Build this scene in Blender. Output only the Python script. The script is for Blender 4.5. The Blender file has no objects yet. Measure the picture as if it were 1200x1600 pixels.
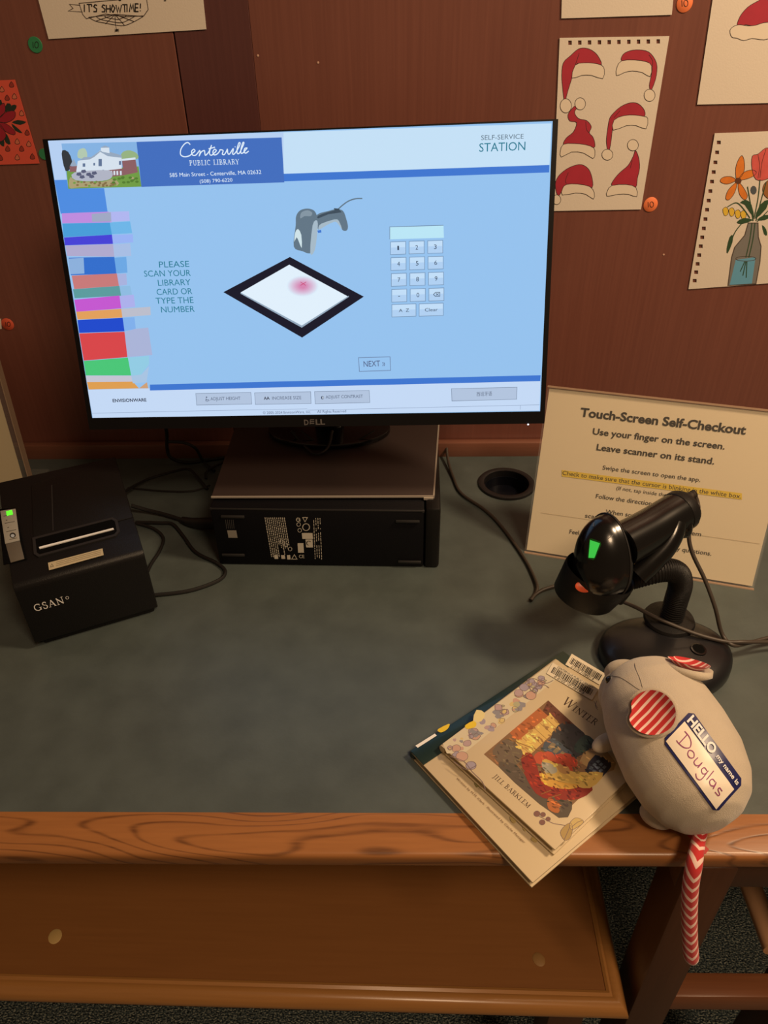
import bpy, bmesh, math, random, os
from mathutils import Vector, Matrix
from mathutils.geometry import tessellate_polygon
from mathutils.bvhtree import BVHTree
random.seed(4)
SC = bpy.context.scene
COL = SC.collection
V3 = Vector
# ---------------------------------------------------------------- camera, world, lamps, exposure
# desk top is z = 0 in the working coordinates below; LIFT raises everything so the floor is at 0
LIFT = 0.74
FPX = 1160.44
CR = Matrix(((0.9997956523, 0.0133685069, -0.0151636602),
             (0.0045483414, 0.5821173483, 0.8130920646),
             (-0.0196968565, 0.8129948806, -0.5819375894)))     # rows: right, up, forward
CP = V3((0, 0, 0.62734))
cam = bpy.data.cameras.new('camera'); camo = bpy.data.objects.new('camera', cam); COL.objects.link(camo)
cam.sensor_fit = 'VERTICAL'; cam.sensor_height = 32.0; cam.lens = 32.0 * FPX / 1600
cam.clip_start = 0.02; cam.clip_end = 50
m = Matrix.Identity(4)
for i in range(3):
    m[i][0] = CR[0][i]; m[i][1] = CR[1][i]; m[i][2] = -CR[2][i]; m[i][3] = CP[i] + (LIFT if i == 2 else 0)
camo.matrix_world = m
SC.camera = camo
w = bpy.data.worlds.new('room_air'); SC.world = w; w.use_nodes = True
w.node_tree.nodes['Background'].inputs[0].default_value = (1.0, 0.62, 0.34, 1)
w.node_tree.nodes['Background'].inputs[1].default_value = 0.12

def area(name, loc, target, size, power, col):
    l = bpy.data.lights.new(name, 'AREA'); l.shape = 'DISK'; l.size = size; l.energy = power; l.color = col
    o = bpy.data.objects.new(name, l); COL.objects.link(o)
    o.location = V3(loc) + V3((0, 0, LIFT)); d = V3(target) - V3(loc)
    o.rotation_euler = d.to_track_quat('-Z', 'Y').to_euler()
    return o
area('ceiling_lamp_right', (1.0, 0.45, 1.35), (0.4, 0.6, 0.0), 0.22, 18.0, (1.0, 0.70, 0.42))
area('ceiling_lamp_room', (0.7, -0.65, 1.85), (0.0, 0.4, 0.0), 0.5, 20.0, (1.0, 0.69, 0.42))
vs = SC.view_settings; vs.view_transform = 'Standard'; vs.look = 'None'; vs.exposure = 0.0; vs.gamma = 1.0
vs.use_curve_mapping = False
SC.cycles.max_bounces = 6

# ---------------------------------------------------------------- helpers
def at(px, py, x=None, y=None, z=None):
    """the point on the plane x=, y= or z= seen at photo pixel (px, py)"""
    c = V3(((px - 600) / FPX, -(py - 800) / FPX, 1.0))
    r = CR.transposed() @ c
    if z is not None: t = (z - CP.z) / r.z
    elif y is not None: t = (y - CP.y) / r.y
    else: t = (x - CP.x) / r.x
    return CP + r * t

def s2l(c):
    o = []
    for v in c[:3]:
        v /= 255.0
        o.append(v / 12.92 if v <= .04045 else ((v + .055) / 1.055) ** 2.4)
    return (*o, 1)

MATS = {}
def mat(name, rgb, rough=.6, metal=0, spec=.5, emit=0, bump=0, bscale=400, var=0, vscale=20, coat=0):
    if name in MATS: return MATS[name]
    mt = bpy.data.materials.new(name); mt.use_nodes = True; nt = mt.node_tree; b = nt.nodes['Principled BSDF']
    c = s2l(rgb)
    b.inputs['Base Color'].default_value = c; b.inputs['Roughness'].default_value = rough
    b.inputs['Metallic'].default_value = metal; b.inputs['Specular IOR Level'].default_value = spec
    b.inputs['Coat Weight'].default_value = coat
    if emit:
        b.inputs['Base Color'].default_value = (0.005, 0.005, 0.006, 1)
        b.inputs['Emission Color'].default_value = c; b.inputs['Emission Strength'].default_value = emit
    if bump or var:
        tc = nt.nodes.new('ShaderNodeTexCoord')
        if bump:
            n = nt.nodes.new('ShaderNodeTexNoise'); n.inputs['Scale'].default_value = bscale
            nt.links.new(tc.outputs['Object'], n.inputs['Vector'])
            bp = nt.nodes.new('ShaderNodeBump'); bp.inputs['Strength'].default_value = bump; bp.inputs['Distance'].default_value = .001
            nt.links.new(n.outputs['Fac'], bp.inputs['Height']); nt.links.new(bp.outputs['Normal'], b.inputs['Normal'])
        if var:
            n = nt.nodes.new('ShaderNodeTexNoise'); n.inputs['Scale'].default_value = vscale; n.inputs['Detail'].default_value = 5
            nt.links.new(tc.outputs['Object'], n.inputs['Vector'])
            r = nt.nodes.new('ShaderNodeValToRGB')
            r.color_ramp.elements[0].position = .3; r.color_ramp.elements[1].position = .7
            r.color_ramp.elements[0].color = tuple(v * (1 - var) for v in c[:3]) + (1,)
            r.color_ramp.elements[1].color = tuple(min(1, v * (1 + var)) for v in c[:3]) + (1,)
            nt.links.new(n.outputs['Fac'], r.inputs[0]); nt.links.new(r.outputs[0], b.inputs['Base Color'])
    MATS[name] = mt
    return mt

def wood(name, light, dark, along='X', rings=0.0, rough=.35, fine=.5, stretch=14, base=6, coat=.2):
    """varnished wood: fine pores stretched along the grain, plus contour lines (cathedral grain) when rings > 0"""
    if name in MATS: return MATS[name]
    mt = bpy.data.materials.new(name); mt.use_nodes = True; nt = mt.node_tree; N = nt.nodes; L = nt.links
    b = N['Principled BSDF']; b.inputs['Roughness'].default_value = rough; b.inputs['Coat Weight'].default_value = coat
    b.inputs['Coat Roughness'].default_value = .25
    tc = N.new('ShaderNodeTexCoord')
    def mapped(k, s):
        mp = N.new('ShaderNodeMapping'); L.new(tc.outputs['Object'], mp.inputs['Vector'])
        sc = [k, k, k]; sc['XYZ'.index(along)] = k / s
        mp.inputs['Scale'].default_value = sc
        return mp
    a = N.new('ShaderNodeTexNoise'); a.inputs['Scale'].default_value = 1; a.inputs['Detail'].default_value = 4
    L.new(mapped(260, stretch * 1.5).outputs[0], a.inputs['Vector'])
    c = N.new('ShaderNodeTexNoise'); c.inputs['Scale'].default_value = 1; c.inputs['Detail'].default_value = 2
    c.inputs['Roughness'].default_value = .45
    L.new(mapped(base, 5).outputs[0], c.inputs['Vector'])
    f = N.new('ShaderNodeMath'); f.operation = 'MULTIPLY'; f.inputs[1].default_value = fine
    L.new(a.outputs['Fac'], f.inputs[0])
    s = N.new('ShaderNodeMath'); s.operation = 'MULTIPLY'; s.inputs[1].default_value = max(rings, .001) * 60
    L.new(c.outputs['Fac'], s.inputs[0])
    sn = N.new('ShaderNodeMath'); sn.operation = 'SINE'; L.new(s.outputs[0], sn.inputs[0])
    ab = N.new('ShaderNodeMath'); ab.operation = 'POWER'; ab.inputs[1].default_value = 5.0
    mx0 = N.new('ShaderNodeMath'); mx0.operation = 'MAXIMUM'; mx0.inputs[1].default_value = 0
    L.new(sn.outputs[0], mx0.inputs[0]); L.new(mx0.outputs[0], ab.inputs[0])
    k = N.new('ShaderNodeMath'); k.operation = 'MULTIPLY'; k.inputs[1].default_value = .55 if rings else 0
    L.new(ab.outputs[0], k.inputs[0])
    pm = N.new('ShaderNodeMath'); pm.operation = 'MULTIPLY'; L.new(k.outputs[0], pm.inputs[0]); L.new(a.outputs['Fac'], pm.inputs[1])
    pm2 = N.new('ShaderNodeMath'); pm2.operation = 'MULTIPLY'; pm2.inputs[1].default_value = 1.7; L.new(pm.outputs[0], pm2.inputs[0])
    ad = N.new('ShaderNodeMath'); ad.operation = 'ADD'; ad.use_clamp = True
    L.new(f.outputs[0], ad.inputs[0]); L.new(pm2.outputs[0], ad.inputs[1])
    big = N.new('ShaderNodeMath'); big.operation = 'MULTIPLY_ADD'; big.inputs[1].default_value = .5; 
    L.new(c.outputs['Fac'], big.inputs[0]); L.new(ad.outputs[0], big.inputs[2])
    sb = N.new('ShaderNodeMath'); sb.operation = 'SUBTRACT'; sb.inputs[1].default_value = .25; sb.use_clamp = True
    L.new(big.outputs[0], sb.inputs[0])
    r = N.new('ShaderNodeMix'); r.data_type = 'RGBA'
    r.inputs[6].default_value = s2l(light); r.inputs[7].default_value = s2l(dark)
    L.new(sb.outputs[0], r.inputs[0]); L.new(r.outputs[2], b.inputs['Base Color'])
    bp = N.new('ShaderNodeBump'); bp.inputs['Strength'].default_value = .25; bp.inputs['Distance'].default_value = .0006; bp.invert = True
    L.new(ad.outputs[0], bp.inputs['Height']); L.new(bp.outputs['Normal'], b.inputs['Normal'])
    MATS[name] = mt
    return mt

def tag(o, label=None, cat=None, group=None, kind=None):
    if label: o['label'] = label
    if cat: o['category'] = cat
    if group: o['group'] = group
    if kind: o['kind'] = kind
    return o

def root(name, loc, label, cat, rz=0, group=None):
    o = bpy.data.objects.new(name, None); COL.objects.link(o); o.empty_display_size = .02
    o.matrix_world = Matrix.Translation(V3(loc) + V3((0, 0, LIFT))) @ Matrix.Rotation(rz, 4, 'Z')
    return tag(o, label, cat, group)

def world_of(o):
    mw = o.matrix_basis.copy()
    while o.parent: o = o.parent; mw = o.matrix_basis @ mw
    return mw

def frame(o, x, y, z):
    """4x4 from origin and axes"""
    x = V3(x).normalized(); y = V3(y).normalized(); z = V3(z).normalized(); o = V3(o)
    return Matrix(((x.x, y.x, z.x, o.x), (x.y, y.y, z.y, o.y), (x.z, y.z, z.z, o.z), (0, 0, 0, 1)))

def T(x, y, z): return Matrix.Translation((x, y, z))
def RX(a): return Matrix.Rotation(a, 4, 'X')
def RY(a): return Matrix.Rotation(a, 4, 'Y')
def RZ(a): return Matrix.Rotation(a, 4, 'Z')
def S(x, y, z): return Matrix.Diagonal((x, y, z, 1))
I4 = Matrix.Identity(4)

def cr(pts, n=6, closed=False):
    P = [V3(p) for p in pts]; o = []; k = len(P)
    for i in range(k if closed else k - 1):
        g = (lambda j: P[j % k]) if closed else (lambda j: P[max(0, min(k - 1, j))])
        a, b, c, d = g(i - 1), g(i), g(i + 1), g(i + 2)
        for s in range(n):
            t = s / n
            o.append(.5 * ((2 * b) + (c - a) * t + (2 * a - 5 * b + 4 * c - d) * t * t + (3 * b - a - 3 * c + d) * t ** 3))
    if not closed: o.append(P[-1])
    return o

class G:
    """collects shapes in working coordinates and links them as ONE mesh object"""
    def __init__(s): s.bm = bmesh.new(); s.uvs = {}
    def add(s, vs, fs, M=I4):
        b = [s.bm.verts.new(M @ V3(v)) for v in vs]
        for f in fs:
            try: s.bm.faces.new([b[i] for i in f])
            except ValueError: pass
        return s
    def box(s, c, d, M=I4, bev=0, seg=2):
        t = bmesh.new(); bmesh.ops.create_cube(t, size=1)
        for v in t.verts: v.co = V3((v.co.x * d[0] + c[0], v.co.y * d[1] + c[1], v.co.z * d[2] + c[2]))
        if bev: bmesh.ops.bevel(t, geom=list(t.edges), offset=bev, segments=seg, affect='EDGES', profile=.5)
        return s.merge(t, M)
    def merge(s, t, M=I4):
        t.verts.ensure_lookup_table(); t.verts.index_update()
        s.add([v.co.copy() for v in t.verts], [[v.index for v in f.verts] for f in t.faces], M); t.free(); return s
    def prism(s, poly, z0, z1, M=I4, bev=0):
        """poly in xy, extruded z0..z1"""
        t = bmesh.new(); n = len(poly)
        a = [t.verts.new((p[0], p[1], z0)) for p in poly]; b = [t.verts.new((p[0], p[1], z1)) for p in poly]
        t.faces.new(list(reversed(a))); t.faces.new(b)
        for i in range(n): t.faces.new((a[i], a[(i + 1) % n], b[(i + 1) % n], b[i]))
        bmesh.ops.recalc_face_normals(t, faces=list(t.faces))
        if bev: bmesh.ops.bevel(t, geom=list(t.edges), offset=bev, segments=2, affect='EDGES', profile=.5)
        return s.merge(t, M)
    def ell(s, c, r, M=I4, u=24, v=14):
        t = bmesh.new(); bmesh.ops.create_uvsphere(t, u_segments=u, v_segments=v, radius=1)
        return s.merge(t, M @ T(*c) @ S(*r))
    def lathe(s, prof, M=I4, n=32, sx=1, sy=1, a0=0, a1=2 * math.pi):
        """prof: (radius, z) list"""
        full = abs(a1 - a0 - 2 * math.pi) < 1e-6; cnt = n if full else n + 1
        vs = []; fs = []; k = len(prof)
        for i in range(cnt):
            a = a0 + (a1 - a0) * i / n
            for r, z in prof: vs.append((r * math.cos(a) * sx, r * math.sin(a) * sy, z))
        for i in range(n):
            j = (i + 1) % cnt
            for q in range(k - 1): fs.append((i * k + q, j * k + q, j * k + q + 1, i * k + q + 1))
        if not full:
            if (V3((prof[0][0], 0, prof[0][1])) - V3((prof[-1][0], 0, prof[-1][1]))).length < 1e-6:
                fs.append(tuple(range(k))); fs.append(tuple(reversed(range(n * k, n * k + k))))
        s.add(vs, fs, M); bmesh.ops.remove_doubles(s.bm, verts=list(s.bm.verts), dist=1e-6); return s
    def tube(s, pts, r, seg=10, smooth=6, cap=True, uv=False):
        P = cr(pts, smooth) if smooth else [V3(p) for p in pts]
        n = len(P); rad = (lambda i: r) if not callable(r) else (lambda i: r(i / (n - 1)))
        up = V3((0, 0, 1)); rows = []; tot = 0; acc = []
        lay = s.bm.loops.layers.uv.verify() if uv else None
        prev = None
        for i in range(n):
            d = (P[min(i + 1, n - 1)] - P[max(i - 1, 0)]).normalized()
            if prev is None:
                a = d.cross(up)
                if a.length < .2: a = d.cross(V3((0, 1, 0)))
                a.normalize()
            else:
                a = (prev - d * prev.dot(d)).normalized()
            prev = a; b = d.cross(a)
            if i: tot += (P[i] - P[i - 1]).length
            acc.append(tot)
            rr = rad(i)
            rows.append([s.bm.verts.new(P[i] + a * (rr * math.cos(2 * math.pi * k / seg)) + b * (rr * math.sin(2 * math.pi * k / seg))) for k in range(seg)])
        for i in range(n - 1):
            for k in range(seg):
                f = s.bm.faces.new((rows[i][k], rows[i][(k + 1) % seg], rows[i + 1][(k + 1) % seg], rows[i + 1][k]))
                if uv:
                    for lp, (uu, vv) in zip(f.loops, ((k, acc[i]), (k + 1, acc[i]), (k + 1, acc[i + 1]), (k, acc[i + 1]))):
                        lp[lay].uv = (uu / seg, vv)
        if cap:
            s.bm.faces.new(list(reversed(rows[0]))); s.bm.faces.new(rows[-1])
        return s
    def build(s, name, mt, parent=None, smooth=.7, label=None):
        bmesh.ops.recalc_face_normals(s.bm, faces=list(s.bm.faces))
        me = bpy.data.meshes.new(name); s.bm.to_mesh(me); s.bm.free()
        o = bpy.data.objects.new(name, me); COL.objects.link(o); me.materials.append(mt)
        return place(o, parent, smooth, label)

def place(o, parent, smooth=.7, label=None):
    me = o.data
    if parent is not None:
        o.parent = parent
        me.transform(world_of(parent).inverted() @ T(0, 0, LIFT))
    else:
        lo = V3([min(v.co[i] for v in me.vertices) for i in range(3)]); hi = V3([max(v.co[i] for v in me.vertices) for i in range(3)])
        c = V3(((lo.x + hi.x) / 2, (lo.y + hi.y) / 2, lo.z))
        me.transform(T(*(-c))); o.location = c + V3((0, 0, LIFT))
    if smooth and len(me.polygons):
        me.polygons.foreach_set('use_smooth', [True] * len(me.polygons)); me.set_sharp_from_angle(angle=smooth)
    if label: o['label'] = label
    return o

FDIR = os.path.join(bpy.utils.resource_path('LOCAL'), 'datafiles', 'fonts')
FONTS = {}
def font(n):
    if n not in FONTS:
        try: FONTS[n] = bpy.data.fonts.load(os.path.join(FDIR, n))
        except Exception: FONTS[n] = None
    return FONTS[n]
TXT = {}
def glyphs(s, fnt=None, bold=0):
    key = (s, fnt, bold)
    if key in TXT: return TXT[key]
    c = bpy.data.curves.new('lettering', 'FONT'); c.body = s; c.resolution_u = 3; c.offset = bold
    f = font(fnt) if fnt else None
    if f: c.font = f
    o = bpy.data.objects.new('lettering', c); COL.objects.link(o); bpy.context.view_layer.update()
    me = bpy.data.meshes.new_from_object(o.evaluated_get(bpy.context.evaluated_depsgraph_get()))
    vs = [(v.co.x, v.co.y) for v in me.vertices]; fs = [tuple(p.vertices) for p in me.polygons]
    bpy.data.objects.remove(o); bpy.data.curves.remove(c); bpy.data.meshes.remove(me)
    x0 = min(v[0] for v in vs); x1 = max(v[0] for v in vs)
    vs = [(v[0] - x0, v[1]) for v in vs]
    TXT[key] = (vs, fs, x1 - x0)
    return TXT[key]

# a small roman (serifed) alphabet drawn as strokes: thick t, thin n; unit cap height, width per letter
def arc(cx, cy, rx, ry, a0, a1, n=10):
    return [(cx + rx * math.cos(math.radians(a0 + (a1 - a0) * i / n)), cy + ry * math.sin(math.radians(a0 + (a1 - a0) * i / n))) for i in range(n + 1)]
def _sf(x, y, w=.2): return ([(x - w, y), (x + w, y)], .05)
ROM = {
 'I': (.45, [([(.22, 0), (.22, 1)], .13), _sf(.22, .02), _sf(.22, .98)]),
 'L': (.68, [([(.22, 0), (.22, 1)], .13), ([(.03, .02), (.62, .02), (.66, .25)], .05), _sf(.22, .98)]),
 'T': (.75, [([(.37, 0), (.37, 1)], .13), ([(.02, .76), (.04, .97), (.7, .97), (.72, .76)], .05), _sf(.37, .02)]),
 'E': (.7, [([(.22, 0), (.22, 1)], .13), ([(.03, .02), (.62, .02), (.66, .25)], .05), ([(.03, .98), (.58, .98), (.62, .78)], .05), ([(.22, .52), (.5, .52)], .05)]),
 'R': (.8, [([(.22, 0), (.22, 1)], .13), _sf(.22, .02), ([(.03, .98), (.4, .98)] + arc(.4, .75, .2, .23, 90, -90) + [(.22, .52)], .08), ([(.42, .52), (.76, .02)], .12)]),
 'B': (.75, [([(.22, 0), (.22, 1)], .13), ([(.03, .98), (.38, .98)] + arc(.38, .76, .19, .22, 90, -90) + [(.22, .54)], .08), ([(.4, .54)] + arc(.4, .28, .24, .26, 90, -90) + [(.03, .02)], .08)]),
 'P': (.7, [([(.22, 0), (.22, 1)], .13), _sf(.22, .02), ([(.03, .98), (.38, .98)] + arc(.38, .73, .22, .25, 90, -90) + [(.22, .48)], .08)]),
 'N': (.9, [([(.18, 0), (.18, 1)], .06), ([(.12, .97), (.76, .03)], .14), ([(.76, 0), (.76, 1)], .06), _sf(.18, .02, .14), _sf(.76, .98, .14)]),
 'W': (1.2, [([(.1, .98), (.38, .02)], .13), ([(.38, .02), (.62, .98)], .06), ([(.58, .98), (.86, .02)], .13), ([(.86, .02), (1.1, .98)], .06), _sf(.1, .98, .12), _sf(1.1, .98, .1), _sf(.6, .98, .1)]),
 'A': (.85, [([(.12, .02), (.42, .98)], .06), ([(.42, .98), (.74, .02)], .13), ([(.22, .34), (.62, .34)], .05), _sf(.12, .02, .12), _sf(.74, .02, .12)]),
 'K': (.85, [([(.2, 0), (.2, 1)], .13), _sf(.2, .02, .16), _sf(.2, .98, .16), ([(.26, .42), (.7, .97)], .06), ([(.4, .58), (.76, .03)], .13), _sf(.7, .98, .1)]),
 'M': (1.05, [([(.17, 0), (.17, 1)], .06), ([(.14, .98), (.5, .05)], .13), ([(.5, .05), (.86, .98)], .06), ([(.86, 0), (.86, 1)], .13), _sf(.17, .02, .13), _sf(.86, .02, .14)]),
 'U': (.85, [([(.2, .98), (.2, .3)] + arc(.43, .3, .23, .27, 180, 360) + [(.66, .98)], .09), _sf(.2, .98, .15), _sf(.66, .98, .13)]),
 'C': (.8, [(arc(.43, .5, .34, .47, 50, 310, 18), .1), ([(.66, .7), (.68, .95)], .05)]),
 'G': (.9, [(arc(.43, .5, .36, .47, 50, 325, 18), .1), ([(.72, .05), (.72, .42)], .12), ([(.55, .42), (.86, .42)], .05), ([(.68, .7), (.7, .95)], .05)]),
 'J': (.45, [([(.26, 1), (.26, .0), (.16, -.18), (.04, -.16)], .11), _sf(.26, .98, .17)]),
 'Y': (.8, [([(.38, 0), (.38, .45)], .13), ([(.1, .98), (.38, .45)], .12), ([(.38, .45), (.68, .98)], .06), _sf(.1, .98, .12), _sf(.68, .98, .12), _sf(.38, .02, .16)]),
 'S': (.6, [(arc(.29, .75, .19, .22, 25, 270, 10) + arc(.29, .27, .22, .26, 90, -160, 12), .1), ([(.46, .72), (.48, .94)], .05), ([(.09, .05), (.07, .3)], .05)]),
 ' ': (.4, []),
}

def ribbon(P, w, closed=False):
    """2D polyline -> strip verts, faces"""
    P = [V3((p[0], p[1])) .to_2d() for p in P]; n = len(P); vs = []; fs = []
    for i in range(n):
        a = P[(i - 1) % n] if (closed or i) else P[0]; b = P[(i + 1) % n] if (closed or i < n - 1) else P[-1]
        d1 = (P[i] - a); d2 = (b - P[i])
        d = (d1.normalized() if d1.length > 1e-9 else d2.normalized()) + (d2.normalized() if d2.length > 1e-9 else d1.normalized())
        if d.length < 1e-6: d = d1
        d.normalize(); nn = V3((-d.y, d.x)).to_2d()
        dd = (d2 if d2.length > 1e-9 else d1).normalized(); c = max(.5, abs(nn.dot(V3((-dd.y, dd.x)).to_2d())))
        vs += [P[i] + nn * (w / 2 / c), P[i] - nn * (w / 2 / c)]
    for i in range(n if closed else n - 1):
        j = (i + 1) % n; fs.append((2 * i, 2 * i + 1, 2 * j + 1, 2 * j))
    return [(v.x, v.y) for v in vs], fs

class Art:
    """flat print on a plane: origin O, unit axes U (right), W (up), normal N; figures are given by their places on the photographed surface"""
    def __init__(s, O, U, W, dz=.00004, z0=.0002, conv=None):
        s.O = V3(O); s.U = V3(U).normalized(); s.W = V3(W).normalized(); s.N = s.U.cross(s.W).normalized()
        s.calls = []; s.dz = dz; s.z0 = z0; s.k = conv or (lambda x, y: (x, y))
    def uvp(s, p):
        """photo pixel -> plane (u, v)"""
        c = V3(((p[0] - 600) / FPX, -(p[1] - 800) / FPX, 1.0)); r = CR.transposed() @ c
        t = s.N.dot(s.O - CP) / s.N.dot(r); d = CP + r * t - s.O
        return (d.dot(s.U), d.dot(s.W))
    def uv(s, p): return s.uvp(s.k(*p))
    def zoom(s, ox, oy, k): s.k = lambda x, y: (ox + x / k, oy + y / k); return s
    def raw(s, uvs, fs, mt, layer):
        s.calls.append((layer, len(s.calls), list(uvs), list(fs), mt))
    def poly(s, pts, mt, layer=1, smooth=0):
        if smooth: pts = [(p.x, p.y) for p in cr([(x, y, 0) for x, y in pts], smooth, True)]
        uvs = [s.uv(p) for p in pts]
        s.raw(uvs, [tuple(t) for t in tessellate_polygon([[V3((u, v, 0)) for u, v in uvs]])], mt, layer)
    def line(s, pts, wd, mt, layer=2, smooth=0, closed=False):
        """wd in px of the given frame"""
        if smooth: pts = [(p.x, p.y) for p in cr([(x, y, 0) for x, y in pts], smooth, closed)]
        a = s.uv(pts[0]); b = s.uv((pts[0][0] + 10, pts[0][1])); k = math.dist(a, b) / 10
        v, f = ribbon([s.uv(p) for p in pts], wd * k, closed); s.raw(v, f, mt, layer)
    def disc(s, c, rx, ry, mt, layer=1, n=20, outline=None, ow=2):
        P = [(c[0] + rx * math.cos(2 * math.pi * i / n), c[1] + ry * math.sin(2 * math.pi * i / n)) for i in range(n)]
        s.poly(P, mt, layer)
        if outline: s.line(P, ow, outline, layer + 1, closed=True)
    def _base(s, a, b, h):
        A = s.uv(a); B = s.uv(b); L = math.dist(A, B); ex = ((B[0] - A[0]) / L, (B[1] - A[1]) / L); ey = (-ex[1], ex[0])
        dx, dy = b[0] - a[0], b[1] - a[1]; q = math.hypot(dx, dy)
        Cc = s.uv((a[0] + dy / q * h, a[1] - dx / q * h)); H = abs((Cc[0] - A[0]) * ey[0] + (Cc[1] - A[1]) * ey[1])
        return A, ex, ey, L, H
    def text(s, t, a, b, h, mt, layer=3, fnt=None, bold=0):
        A, ex, ey, L, H = s._base(a, b, h)
        vs, fs, wd = glyphs(t, fnt, bold); sx = L / wd; sy = H / .682
        s.raw([(A[0] + ex[0] * x * sx + ey[0] * y * sy, A[1] + ex[1] * x * sx + ey[1] * y * sy) for x, y in vs], fs, mt, layer)
    def roman(s, t, a, b, h, mt, layer=3, small=1.0):
        A, ex, ey, L, H = s._base(a, b, h)
        sc = [1.0 if (i == 0 or t[i - 1] == ' ') else small for i in range(len(t))]
        wd = sum((ROM[c][0] + .06) * k for c, k in zip(t, sc)); x = 0; sx = L / wd
        for c, k in zip(t, sc):
            for P, w_ in ROM[c][1]:
                Q = [((x + p[0] * k) * sx, p[1] * k * H) for p in P]
                v, f = ribbon(Q, w_ * k * min(sx, H))
                s.raw([(A[0] + ex[0] * u + ey[0] * q, A[1] + ex[1] * u + ey[1] * q) for u, q in v], f, mt, layer)
            x += (ROM[c][0] + .06) * k
    def build(s, name, parent, label=None):
        # overlapping figures go one thin step above each other, like coats of ink
        vs = []; fs = []; mi = []; ms = []; done = []
        for layer, idx, uvs, cf, mt in sorted(s.calls, key=lambda c: (c[0], c[1])):
            bb = (min(p[0] for p in uvs), min(p[1] for p in uvs), max(p[0] for p in uvs), max(p[1] for p in uvs))
            lv = 0
            for q, l in done:
                if l >= lv and q[0] <= bb[2] and bb[0] <= q[2] and q[1] <= bb[3] and bb[1] <= q[3]: lv = l + 1
            done.append((bb, lv))
            if mt not in ms: ms.append(mt)
            b = len(vs); h = s.z0 + s.dz * .55 * (lv + 1)
            vs += [s.O + s.U * u + s.W * v + s.N * h for u, v in uvs]
            fs += [tuple(i + b for i in f) for f in cf]; mi += [ms.index(mt)] * len(cf)
        me = bpy.data.meshes.new(name); me.from_pydata(vs, [], fs); me.update()
        for m_ in ms: me.materials.append(m_)
        me.polygons.foreach_set('material_index', mi)
        o = bpy.data.objects.new(name, me); COL.objects.link(o)
        return place(o, parent, 0, label)

# ---------------------------------------------------------------- materials
M_black = mat('black_plastic', (18, 17, 18), .45, bump=.25, bscale=900, spec=.3)
M_blackg = mat('gloss_black_plastic', (9, 9, 10), .22, coat=.2)
M_bezel = mat('bezel_black', (11, 10, 13), .45, spec=.25)
M_case = mat('case_black', (11, 11, 16), .55, bump=.2, bscale=700, spec=.2)
M_cover = mat('dark_painted_steel', (68, 58, 56), .42, metal=.3)
M_silver = mat('brushed_metal', (196, 188, 178), .35, metal=.4)
M_dgrey = mat('dark_grey_plastic', (36, 35, 36), .5)
M_cable = mat('cable_rubber', (26, 24, 24), .5)
M_cableg = mat('cable_charcoal', (64, 56, 50), .5)
M_paper = mat('drawing_paper', (216, 206, 194), .8, bump=.1, bscale=500)
M_ink = mat('ink', (26, 20, 20), .6)
M_white = mat('white_print', (235, 235, 235), .6)
M_slot = mat('slot_black', (4, 4, 4), .8, spec=.1)

# ---------------------------------------------------------------- setting: floor, back wall
WY = 1.045
def carpet():
    mt = bpy.data.materials.new('loop_pile_carpet'); mt.use_nodes = True; nt = mt.node_tree; N = nt.nodes; L = nt.links
    b = N['Principled BSDF']; b.inputs['Roughness'].default_value = .95; b.inputs['Specular IOR Level'].default_value = .1
    tc = N.new('ShaderNodeTexCoord')
    mp = N.new('ShaderNodeMapping'); mp.inputs['Scale'].default_value = (1, 1.7, 1); L.new(tc.outputs['Object'], mp.inputs[0])
    v = N.new('ShaderNodeTexVoronoi'); v.inputs['Scale'].default_value = 170; L.new(mp.outputs[0], v.inputs['Vector'])
    n = N.new('ShaderNodeTexNoise'); n.inputs['Scale'].default_value = 300; n.inputs['Detail'].default_value = 3; L.new(mp.outputs[0], n.inputs['Vector'])
    r = N.new('ShaderNodeValToRGB'); e = r.color_ramp.elements
    e[0].position = .40; e[0].color = s2l((38, 48, 54)); e[1].position = .64; e[1].color = s2l((160, 163, 150))
    e2 = e.new(.52); e2.color = s2l((84, 96, 98))
    L.new(n.outputs['Fac'], r.inputs[0]); L.new(r.outputs[0], b.inputs['Base Color'])
    bp = N.new('ShaderNodeBump'); bp.inputs['Strength'].default_value = 1; bp.inputs['Distance'].default_value = .004; bp.invert = True
    L.new(v.outputs['Distance'], bp.inputs['Height']); L.new(bp.outputs[0], b.inputs['Normal'])
    return mt
o = G().box((0, -.2, -LIFT - .01), (4.4, 4.6, .02)).build('floor', carpet()); o['kind'] = 'structure'

M_mahog = wood('mahogany_veneer', (126, 78, 66), (100, 58, 50), 'Z', 0, .38, .8, 30, 5, .25)
M_mahog2 = wood('mahogany_darker_tone', (98, 58, 56), (76, 43, 43), 'Z', 0, .38, .8, 30, 5, .25)  # same grain in a darker tone, for one narrow strip of the wall
wall = G().box((0, WY + .024, .55), (3.6, .04, 2.58)).build('wall_back', mat('panel_backing', (30, 14, 12), .7)); wall['kind'] = 'structure'
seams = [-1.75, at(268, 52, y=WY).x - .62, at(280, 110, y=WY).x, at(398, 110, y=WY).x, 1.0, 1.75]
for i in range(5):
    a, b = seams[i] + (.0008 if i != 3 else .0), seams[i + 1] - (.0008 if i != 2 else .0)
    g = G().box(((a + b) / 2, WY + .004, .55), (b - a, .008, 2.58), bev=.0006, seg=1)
    g.build('wood_panel', M_mahog2 if i == 2 else M_mahog, wall, label='narrow wall strip in a darker tone' if i == 2 else None)
for p in ((403, 87), (497, 98), (1037, 398), (462, 330)):
    q = at(*p, y=WY)
    G().lathe([(0, .0006), (.0011, .0005), (.0014, 0)], frame(q, (1, 0, 0), (0, 0, 1), (0, -1, 0)), 8).build('paint_chip', mat('chip_filler', (196, 160, 140), .7), wall)

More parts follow.
